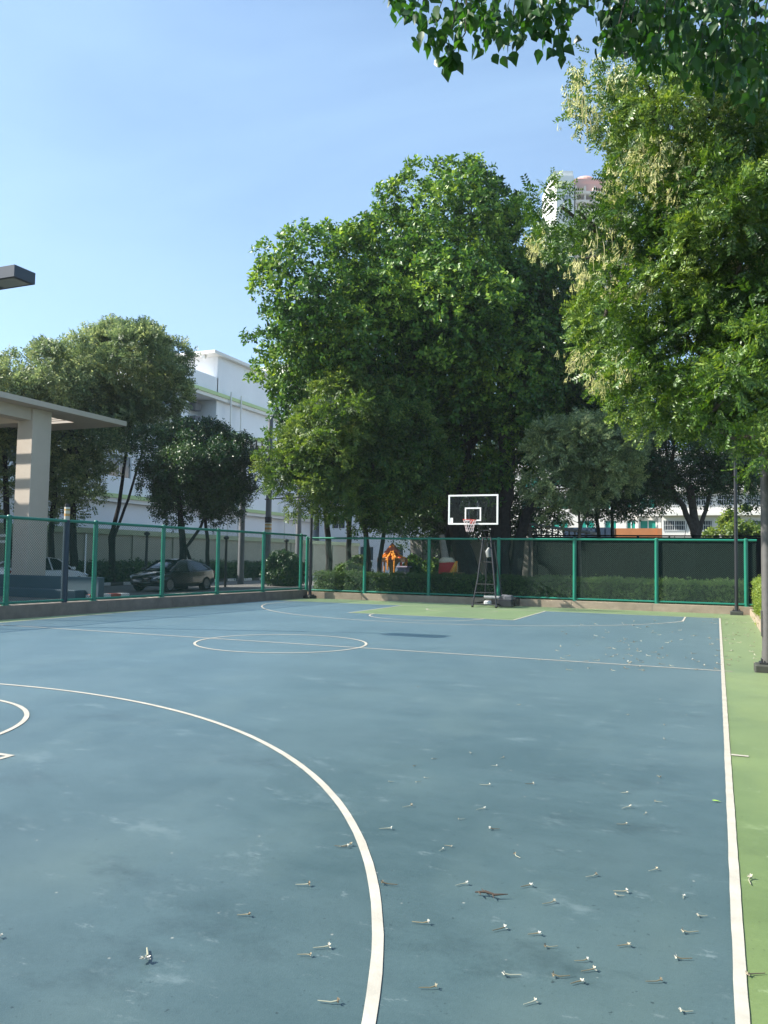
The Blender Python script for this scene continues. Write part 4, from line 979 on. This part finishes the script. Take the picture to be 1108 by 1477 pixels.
def street_pole(px, D, H, label, rad=.19, band=None):
    c = at(px, 800, D); r = thing('utility_pole', label, 'utility pole', (c[0], c[1], 0)); q = MB(); q.tube([(0, 0, 0), (0, 0, H)], [rad, rad * .75], 12); q.build('pole', CONP, r, True)
    if band: 
        za, zb = float(at(px, band[1], D)[2]), float(at(px, band[0], D)[2]); q = MB(); q.tube([(0, 0, za), (0, 0, zb)], rad * 1.04, 14, False); q.build('reflective_band', BAND, r, True)
        q = MB(); q.tube([(0, 0, zb + .01), (0, 0, zb + .35)], rad * 1.04, 14, False); q.build('band_cap', BLACKM, r, True)
    return r, c
PD = 48
r, c1 = street_pole(386, PD, 10.2, 'grey concrete pole with yellow band beside the hanging cables', .2, (754, 768))
r2, c2 = street_pole(348, PD, 8.9, 'grey concrete pole half hidden by the low dark tree', .2)
street_pole(430, 52, 9.5, 'grey concrete pole just left of the fence corner post', .2)
# equipment platform between the two poles
pf = thing('transformer_platform', 'black crossarms and fuses on a frame between two concrete poles', 'power equipment', (c2[0], c2[1], 0)); v = Vector((float(c1[0] - c2[0]), float(c1[1] - c2[1]), 0)); Lp = v.length; pf.rotation_euler = (0, 0, math.atan2(v.y, v.x))
def hz(py, px=368): return float(at(px, py, PD)[2])
q = MB()
for py, w in ((648, .06), (658, .05), (667, .06)):
    z = hz(py)
    for s in (-.28, .28): q.box(-.3, Lp + .3, s - .05, s + .05, z - w, z + w)
q.build('crossarm', BLACKM, pf)
for x in np.linspace(.1, Lp - .1, 5):
    q = MB(); z = hz(646); q.tube([(x, -.28, z), (x, -.28, z + .5)], .05, 6); q.build('insulator', mat('brown_ceramic', (.06, .05, .05), .4), pf, True); q = MB(); q.lathe([(.05, 0), (.12, .06), (.05, .12), (.11, .18), (.05, .24)], (x, .28, z), 8); q.build('insulator', MATS['brown_ceramic'], pf, True)
    q = MB(); q.tube([(x, 0, hz(660)), (x + .25, -.4, hz(672))], .06, 6); q.build('fuse', MATS['brown_ceramic'], pf, True)
q = MB()
for k, x in enumerate((-.9, .1, .7, 1.3)):
    z1_ = hz(655); zm = hz(712 - 3 * k)
    xs = [x, x + .08, x + .35, x + .75, x + .8, x + .8]; zz_ = [z1_, (z1_ + zm) / 2 + .3, zm + .15, zm + .3, (z1_ + zm) / 2 + .3, z1_ - .4]
    pts = [(x + .75 * (1 - math.cos(t * PI)) / 2, -.35, z1_ - (z1_ - zm) * math.sin(t * PI) ** .55) for t in np.linspace(0, 1, 15)]; q.tube(pts, .028, 5)
q.tube([(Lp - .2, -.3, hz(720)), (Lp + 1.6, -.3, hz(717)), (Lp + 4, -.3, hz(712))], .04, 5)
for k in range(5): x = Lp + .3 + .38 * k; q.tube([(x, -.3, hz(655)), (x + .02, -.3, hz(700))], .02, 5)
q.build('cable', BLACKM, pf, True)
q = MB()
for k, py in enumerate((648, 700, 704, 708)):
    a_ = Vector((float(c2[0]), float(c2[1]), hz(py)))
    dirn = Vector((0, 1, 0))
    q.tube([a_ + Vector((.2 * k, 0, 0)), a_ + Vector((.2 * k, 16, -.5)), a_ + Vector((.2 * k, 34, .3))], .018, 4)
tag(q.build('overhead_cables', BLACKM), 'thin black cables strung along the road past the poles', 'cables')
# short banded post rising behind the left fence
c = on_x(92, 870, -16.5); r = thing('marker_post', 'dark post with a yellow and white band rising above the left fence', 'post', (float(c[0]), float(c[1]), .1))
MB().tube([(0, 0, 0), (0, 0, 2.48)], .085, 12).build('post', mat('navy_post', (.015, .035, .055), .5), r, True)
MB().tube([(0, 0, 2.485), (0, 0, 2.84)], .075, 12).build('reflective_band', BAND, r, True); MB().tube([(0, 0, 2.845), (0, 0, 2.93)], .07, 12).build('cap', BLACKM, r, True)
# thin white post and bars beyond
c = at(122, 840, 36.5); q = MB(); q.tube([(float(c[0]), float(c[1]), 0), (float(c[0]), float(c[1]), float(at(122, 770, 36.5)[2]))], .04, 8); tag(q.build('white_post', WHITE), 'thin white post standing beside the nose of the white car', 'post')
q = MB(); c = at(0, 778, 36.5); 
q.box(float(c[0]) - 1.5, float(c[0]) + .35, float(c[1]), float(c[1]) + .05, float(c[2]) + .12, float(c[2]) + .24); q.box(float(c[0]) - 1.5, float(c[0]) + .35, float(c[1]), float(c[1]) + .05, float(c[2]) - .16, float(c[2]) - .04); q.tube([(float(c[0]) - .4, float(c[1]) + .08, 0), (float(c[0]) - .4, float(c[1]) + .08, float(c[2]) + .3)], .04, 8)
tag(q.build('road_sign', WHITE), 'two white sign bars on a post at the left frame edge', 'sign')
for px, D_, py in ((210, 41, 772), (325, 43, 778), (412, 46, 782)):
    c = at(px, 840, D_); q = MB(); zt_ = float(at(px, py, D_)[2]); q.tube([(float(c[0]), float(c[1]), 0), (float(c[0]), float(c[1]), zt_)], .07, 8); q.lathe([(.07, 0), (.15, .03), (.15, .12), (.05, .2), (0, .2)], (float(c[0]), float(c[1]), zt_), 10)
    tag(q.build('garden_lamp', BLACKM), {210: 'short dark garden lamp left of the black car', 325: 'short dark garden lamp just right of the black car', 412: 'short dark garden lamp above the big round shrub'}[px], 'lamp')

# ------------------------------------------------------------------ spirit house
DS = 34.6
c = at(566, 828, DS); sh = thing('spirit_house', 'small spirit house draped in orange garlands on a pedestal', 'shrine', (float(c[0]), float(c[1]), 0), math.radians(15))
zp = float(at(566, 808, DS)[2]); ztp_ = float(at(566, 784, DS)[2])
GOLD = mat('cream_shrine', (.55, .40, .18), .5, noise=.2, nscale=8); MARI = mat('marigold', (.75, .19, .015), .7, col2=(.80, .38, .03), nscale=25); REDC = mat('red_cloth', (.50, .03, .03), .8)
q = MB(); q.lathe([(.28, 0), (.28, .1), (.16, .2), (.12, zp - .4), (.2, zp - .2), (.3, zp - .08)], (0, 0, 0), 14); q.build('pedestal', GOLD, sh, True)
q = MB(); q.cbox(-.62, .62, -.45, .45, zp - .08, zp, .02)
for s in (-1, 1): q.box(-.6, .6, s * .43 - .015, s * .43 + .015, zp + .002, zp + .1); q.box(s * .6 - .015, s * .6 + .015, -.41, .41, zp + .002, zp + .1)
q.build('platform', mat('brown_wood', (.22, .12, .06), .6), sh)
q = MB(); hh = ztp_ - zp
wall_holes(q, 1, -.2, -.17, -.26, .26, zp + .001, zp + hh * .5, [(-.09, .09, zp + .05, zp + hh * .42)]); q.box(-.26, .26, .17, .2, zp + .001, zp + hh * .5); q.box(-.26, -.23, -.169, .169, zp + .001, zp + hh * .5); q.box(.23, .26, -.169, .169, zp + .001, zp + hh * .5)
q.build('shrine_walls', GOLD, sh)
q = MB()
for k, (w_, z0_, z1_) in enumerate(((.36, .46, .86), (.26, .62, 1.02))):
    d0 = .3 if k == 0 else .2
    q.add([(-w_, -d0, zp + hh * z0_), (w_, -d0, zp + hh * z0_), (w_, d0, zp + hh * z0_), (-w_, d0, zp + hh * z0_), (0, -d0, zp + hh * z1_), (0, d0, zp + hh * z1_)], [(0, 1, 4), (3, 5, 2), (1, 2, 5, 4), (0, 4, 5, 3), (0, 3, 2, 1)])
q.build('shrine_roof', mat('dark_red_tiles', (.25, .06, .03), .5), sh)
rg = np.random.default_rng(4)
for k in range(34):
    a = 2 * PI * k / 34 + rg.uniform(-.1, .1); top = np.array([rg.normal() * .06, -.05 + rg.normal() * .06, zp + hh * rg.uniform(.75, .98)]); e = np.array([.62 * math.cos(a), .46 * math.sin(a) - .04, zp + rg.uniform(-.02, .12)])
    q = MB(); pts = []
    for t in np.linspace(0, 1, 11): p_ = top * (1 - t) + e * t; p_ = p_ + np.array([0, 0, -.12 * math.sin(PI * t)]) + rg.normal(size=3) * .006; pts.append(p_)
    q.tube(pts, [.04 + .014 * ((i % 2) * 2 - 1) for i in range(11)], 6)
    if k % 3 == 0: q.tube([e, e + np.array([0, -.03, -.25]), e + np.array([0, -.03, -.5 - .3 * rg.random()])], [.03, .035, .03], 6)
    o = q.build('garland', MARI if k % 5 else mat('red_garland', (.6, .05, .03), .7), sh, True)
q = MB()
for k in range(14): x = rg.uniform(-.5, .5); y = rg.uniform(-.4, -.25); q.lathe([(.03, 0), (.04, .05), (.03, .11), (0, .12)], (x, y, zp), 8)
q.build('offerings', mat('offering_white', (.7, .55, .45), .6), sh, True)
# second pedestal table with cloth on the right of it
q = MB(); q.cbox(-.2, .2, -.2, .2, 0, 1.3, .02); q.cbox(-.28, .28, -.28, .28, 1.303, 1.36, .02); o = q.build('altar_table', mat('purple_grey', (.25, .22, .28), .7), None); cc = at(582, 828, 34.2); o.location = (float(cc[0]), float(cc[1]), 0); tag(o, 'small grey altar stand right in front of the spirit house', 'table')
# wrapped trunk and offerings
c = at(645, 832, 33.6); wt = thing('wrapped_trunk', 'pale tree trunk wrapped in red and white cloth right of the spirit house', 'tree trunk', (float(c[0]), float(c[1]), 0))
q = MB(); limb(q, [(0, 0, 0), (-.03, 0, 1.2), (-.12, 0, 1.9), (-.3, .1, 2.7)], .26, .12, rg, 10, .02); q.build('trunk', mat('pale_bark', (.36, .31, .25), .9, noise=.4, nscale=6, bump=.4), wt, True)
q = MB(); zc0, zc1 = float(at(645, 829, 33.6)[2]), float(at(645, 811, 33.6)[2]); q.lathe([(.40, zc0), (.37, zc0 + .1), (.36, (zc0 + zc1) / 2), (.33, zc1), (.27, zc1 + .05)], (.0, 0, 0), 18); q.build('cloth', REDC, wt, True)
q = MB(); q.lathe([(.335, zc1 - .02), (.35, zc1 + .04), (.28, zc1 + .14), (.22, zc1 + .2)], (-.02, 0, 0), 18); q.lathe([(.42, zc0 - .12), (.43, zc0 - .06), (.405, zc0 + .02)], (0, 0, 0), 18); q.build('sash', mat('cream_cloth', (.70, .60, .42), .8), wt, True)
c = at(659, 832, 32.8); of = thing('offering_table', 'low table of yellow garlands beside the red wrapped trunk', 'table', (float(c[0]), float(c[1]), 0))
q = MB(); q.cbox(-.28, .28, -.2, .2, 1.1, 1.15, .01)
for x in (-.24, .24):
    for y in (-.16, .16): q.box(x - .02, x + .02, y - .02, y + .02, 0, 1.1)
q.build('table_top', mat('brown_wood', (.22, .12, .06), .6), of)
for k in range(9):
    a = rg.uniform(0, 6.3); q = MB(); q.tube([(rg.uniform(-.05, .05), 0, 1.6), (.15 * math.cos(a), .1 * math.sin(a), 1.4), (.28 * math.cos(a), .2 * math.sin(a) - .05, 1.12), (.3 * math.cos(a), .2 * math.sin(a) - .06, .98)], .03, 6)
    q.build('garland', mat('yellow_garland', (.70, .42, .06), .7) if k % 2 else MARI, of, True)
q = MB(); q.lathe([(.02, 1.15), (.06, 1.2), (.05, 1.4), (.02, 1.6)], (0, 0, 0), 8); q.build('vase', GOLD, of, True)

# ------------------------------------------------------------------ fallen flowers, leaf and twig on the court
def litter_mat(name, stops):
    m = bpy.data.materials.new(name); m.use_nodes = True; nt = m.node_tree; oi = nt.nodes.new('ShaderNodeObjectInfo'); r = nt.nodes.new('ShaderNodeValToRGB'); e = r.color_ramp.elements
    e[0].position = 0; e[0].color = (*stops[0], 1); e[1].position = 1; e[1].color = (*stops[-1], 1)
    for i, s in enumerate(stops[1:-1]): x = e.new((i + 1) / (len(stops) - 1)); x.color = (*s, 1)
    nt.links.new(oi.outputs['Random'], r.inputs['Fac']); nt.links.new(r.outputs[0], nt.nodes['Principled BSDF'].inputs['Base Color']); nt.nodes['Principled BSDF'].inputs['Roughness'].default_value = .7; return m
PET = litter_mat('wilted_petal', [(.16, .12, .07), (.36, .31, .21), (.50, .48, .40), (.58, .57, .50)]); STEMM = litter_mat('pale_stem', [(.07, .055, .03), (.20, .17, .10), (.30, .30, .22), (.36, .36, .27)])
def flower_proto(seed):
    rg = np.random.default_rng(seed); V = MB(); ln_ = .055 + .02 * rg.random(); b_ = rg.uniform(-.012, .012)
    V.tube([(-ln_, 0, .004), (-ln_ * .3, b_, .0045), (0, 0, .008)], [.0017, .0024, .003], 6); return V, ln_
protos = []
def make_flower(P, rz, sc_, label, grp, seed, first):
    r = thing('fallen_flower', label, 'flower', P, rz, grp); r.scale = (sc_,) * 3
    return r
meshes = []
for s_i in range(4):
    rg = np.random.default_rng(50 + s_i); V, ln_ = flower_proto(50 + s_i)
    o1 = V.build('tube', STEMM, None, True)
    q = MB()
    for k in range(5):
        a = 2 * PI * k / 5 + rg.uniform(-.3, .3); d = Vector((.5 + .4 * math.cos(a), math.sin(a), .35 + .5 * math.cos(a * 2))).normalized(); sd_ = d.cross(Vector((0, 0, 1))).normalized(); l = .012 + .006 * rg.random()
        b0_ = Vector((0, 0, .008)); q.add([b0_, b0_ + d * l * .6 + sd_ * l * .3, b0_ + d * l, b0_ + d * l * .6 - sd_ * l * .3, b0_ + d * l * .5 + Vector((0, 0, -.003))], [(0, 1, 4), (1, 2, 4), (2, 3, 4), (3, 0, 4)])
    q.lathe([(0, -.0035), (.003, -.002), (.0038, 0), (.002, .003), (0, .0035)], (.002, 0, .007), 8)
    o2 = q.build('petals', PET, None); meshes.append((o1.data, o2.data)); bpy.data.objects.remove(o1); bpy.data.objects.remove(o2)
rg = np.random.default_rng(77)
near = [(115,175),(375,60),(490,57),(737,80),(745,118),(735,163),(170,115),(378,175),(362,122),(655,297),(815,282),(483,325),(315,320),(545,367),(735,341),(925,404),(885,446),(213,423),(415,437),(505,452),(523,485),(632,520),(650,546),(617,578),(867,515),(233,592),(495,630),(880,655),(545,562),(825,575),(415,560),(740,482),(10,218)]
near = [(500 + x * .5487, 1100 + y * .5487) for x, y in near] + [(x * .5415, 1100 + y * .5415) for x, y in ((925,225),(822,327),(662,408),(825,515),(898,640),(875,493),(0,465))]
spots = [(p, 'small cream tubular flower lying on the blue court', 'fallen flowers on the blue court', .88) for p in near]
spots += [((1083, 1268), 'curled cream flower fallen on the near green strip', None, 1.3), ((1080, 1408), 'brown tipped flower lying across the white sideline', None, 1.2), ((552, 1275), 'bent flower touching the white three point arc', None, 1.1), ((209, 1386), 'longest pale flower alone at the lower left of the court', None, 1.55)]
for k in range(24):
    px = rg.uniform(560, 1050); py = rg.uniform(980, 1300); spots.append(((px, py), 'small cream tubular flower lying on the blue court', 'fallen flowers on the blue court', .65))
for k in range(105):
    py = 893 + 75 * rg.random() ** 1.2; px = min(1034, rg.normal(930, 75)); 
    if px < 640: continue
    spots.append(((px, py), 'small cream tubular flower lying on the blue court', 'fallen flowers on the blue court', 1.25))
for k in range(46):
    py = rg.uniform(893, 960); px = rg.uniform(1046, 1090); spots.append(((px, py), 'pale fallen flower on the green strip before the hedge kerb', 'fallen flowers on the far green strip', 1.3))
for k, ((px, py), lab, grp, s_) in enumerate(spots):
    P_ = on_z(px, py, .006 if px < 1040 + (py - 893) * .06 else .002); r = thing('fallen_flower', lab, 'flower', P_, rg.uniform(0, 6.28) if k >= 40 else rg.uniform(.2, .9) + (PI if rg.random() < .15 else 0), grp); sc__ = s_ * rg.uniform(.85, 1.2); r.scale = (sc__,) * 3
    m1, m2 = meshes[k % 4]
    for nm, me in (('tube', m1), ('petals', m2)): o = bpy.data.objects.new(nm, me); COL.objects.link(o); o.parent = r
P_ = on_z(1027, 1154, .012); v_, f_ = leaf_tpl((0, 0, 0), (1, 0, 0), (0, 0, 1), .06, .03, .1, True); q = MB(); q.add(v_, f_); o = q.build('fallen_leaf', mat('fresh_leaf', (.25, .42, .06), .5)); o.location = [float(a) for a in P_]; tag(o, 'single small bright green leaf on the blue court near the sideline', 'leaf')
P_ = on_z(705, 1292, .012); q = MB(); q.tube([(-.07, 0, .006), (-.02, .012, .012), (.03, 0, .01), (.09, .03, .012)], [.003, .007, .006, .002], 6); q.tube([(-.02, .012, .01), (-.05, .045, .01)], [.004, .001], 5); q.tube([(.02, 0, .01), (.035, -.03, .006)], [.004, .001], 5); q.tube([(-.05, .0, .01), (-.03, -.03, .01)], [.005, .001], 5); o = q.build('fallen_twig', mat('dark_twig', (.05, .035, .025), .9), None, True); o.location = [float(a) for a in P_]; tag(o, 'dark dried twig lying on the blue court', 'twig')

# ================================================================== light
EL = math.radians(40); AZ = math.radians(200)      # direction to the sun: (cos AZ, sin AZ)
sd = bpy.data.lights.new('sun', 'SUN'); sd.energy = 5.0; sd.angle = math.radians(.55); sd.color = (1, .95, .85)
so = bpy.data.objects.new('sun', sd); COL.objects.link(so); tosun = Vector((math.cos(AZ) * math.cos(EL), math.sin(AZ) * math.cos(EL), math.sin(EL)))
so.rotation_euler = (-tosun).to_track_quat('-Z', 'Y').to_euler(); so.location = tosun * 60
w = bpy.data.worlds.new('World'); sc.world = w; w.use_nodes = True; nt = w.node_tree; bg = nt.nodes['Background']; L = nt.links
sk = nt.nodes.new('ShaderNodeTexSky'); sk.sky_type = 'NISHITA'; sk.sun_disc = False; sk.sun_elevation = EL; sk.sun_rotation = math.atan2(tosun.x, tosun.y)
sk.air_density = 1.0; sk.dust_density = 1.2; sk.ozone_density = 1.6; sk.altitude = 0
tc = nt.nodes.new('ShaderNodeTexCoord'); mp = nt.nodes.new('ShaderNodeMapping'); mp.inputs['Scale'].default_value = (1.2, 2.4, 5.0); mp.inputs['Rotation'].default_value = (.25, .3, .5); L.new(tc.outputs['Generated'], mp.inputs['Vector'])
n = nt.nodes.new('ShaderNodeTexNoise'); n.inputs['Scale'].default_value = 1.0; n.inputs['Detail'].default_value = 6; n.inputs['Roughness'].default_value = .5; n.inputs['Distortion'].default_value = .5; L.new(mp.outputs[0], n.inputs['Vector'])
rp = nt.nodes.new('ShaderNodeValToRGB'); rp.color_ramp.elements[0].position = .4; rp.color_ramp.elements[0].color = (.10, .10, .10, 1); rp.color_ramp.elements[1].position = .85; rp.color_ramp.elements[1].color = (.6, .6, .6, 1); L.new(n.outputs['Fac'], rp.inputs['Fac'])
mx = nt.nodes.new('ShaderNodeMix'); mx.data_type = 'RGBA'; L.new(rp.outputs[0], mx.inputs[0]); L.new(sk.outputs[0], mx.inputs[6]); mx.inputs[7].default_value = (2.9, 3.9, 4.9, 1); tn = nt.nodes.new('ShaderNodeMix'); tn.data_type = 'RGBA'; tn.blend_type = 'MULTIPLY'; tn.inputs[0].default_value = 1; tn.inputs[7].default_value = (.86, .975, 1.05, 1); L.new(mx.outputs[2], tn.inputs[6]); L.new(tn.outputs[2], bg.inputs['Color']); bg.inputs['Strength'].default_value = .098
hz_ = MB().box(-330, 330, -60, 420, -1.1, 165).build('haze', bpy.data.materials.new('haze_air')); tag(hz_, kind='stuff'); hm = hz_.data.materials[0]; hm.use_nodes = True; hn = hm.node_tree; hn.nodes.remove(hn.nodes['Principled BSDF'])
pv = hn.nodes.new('ShaderNodeVolumePrincipled'); pv.inputs['Density'].default_value = .0003; pv.inputs['Color'].default_value = (.78, .90, 1, 1); pv.inputs['Anisotropy'].default_value = .0; hn.links.new(pv.outputs[0], hn.nodes['Material Output'].inputs['Volume'])
sc.view_settings.view_transform = 'Standard'; sc.view_settings.look = 'None'; sc.view_settings.exposure = 1.3; sc.view_settings.gamma = 1
sc.render.engine = 'CYCLES'; sc.cycles.max_bounces = 8; sc.cycles.diffuse_bounces = 2; sc.cycles.transparent_max_bounces = 8; sc.cycles.transmission_bounces = 4
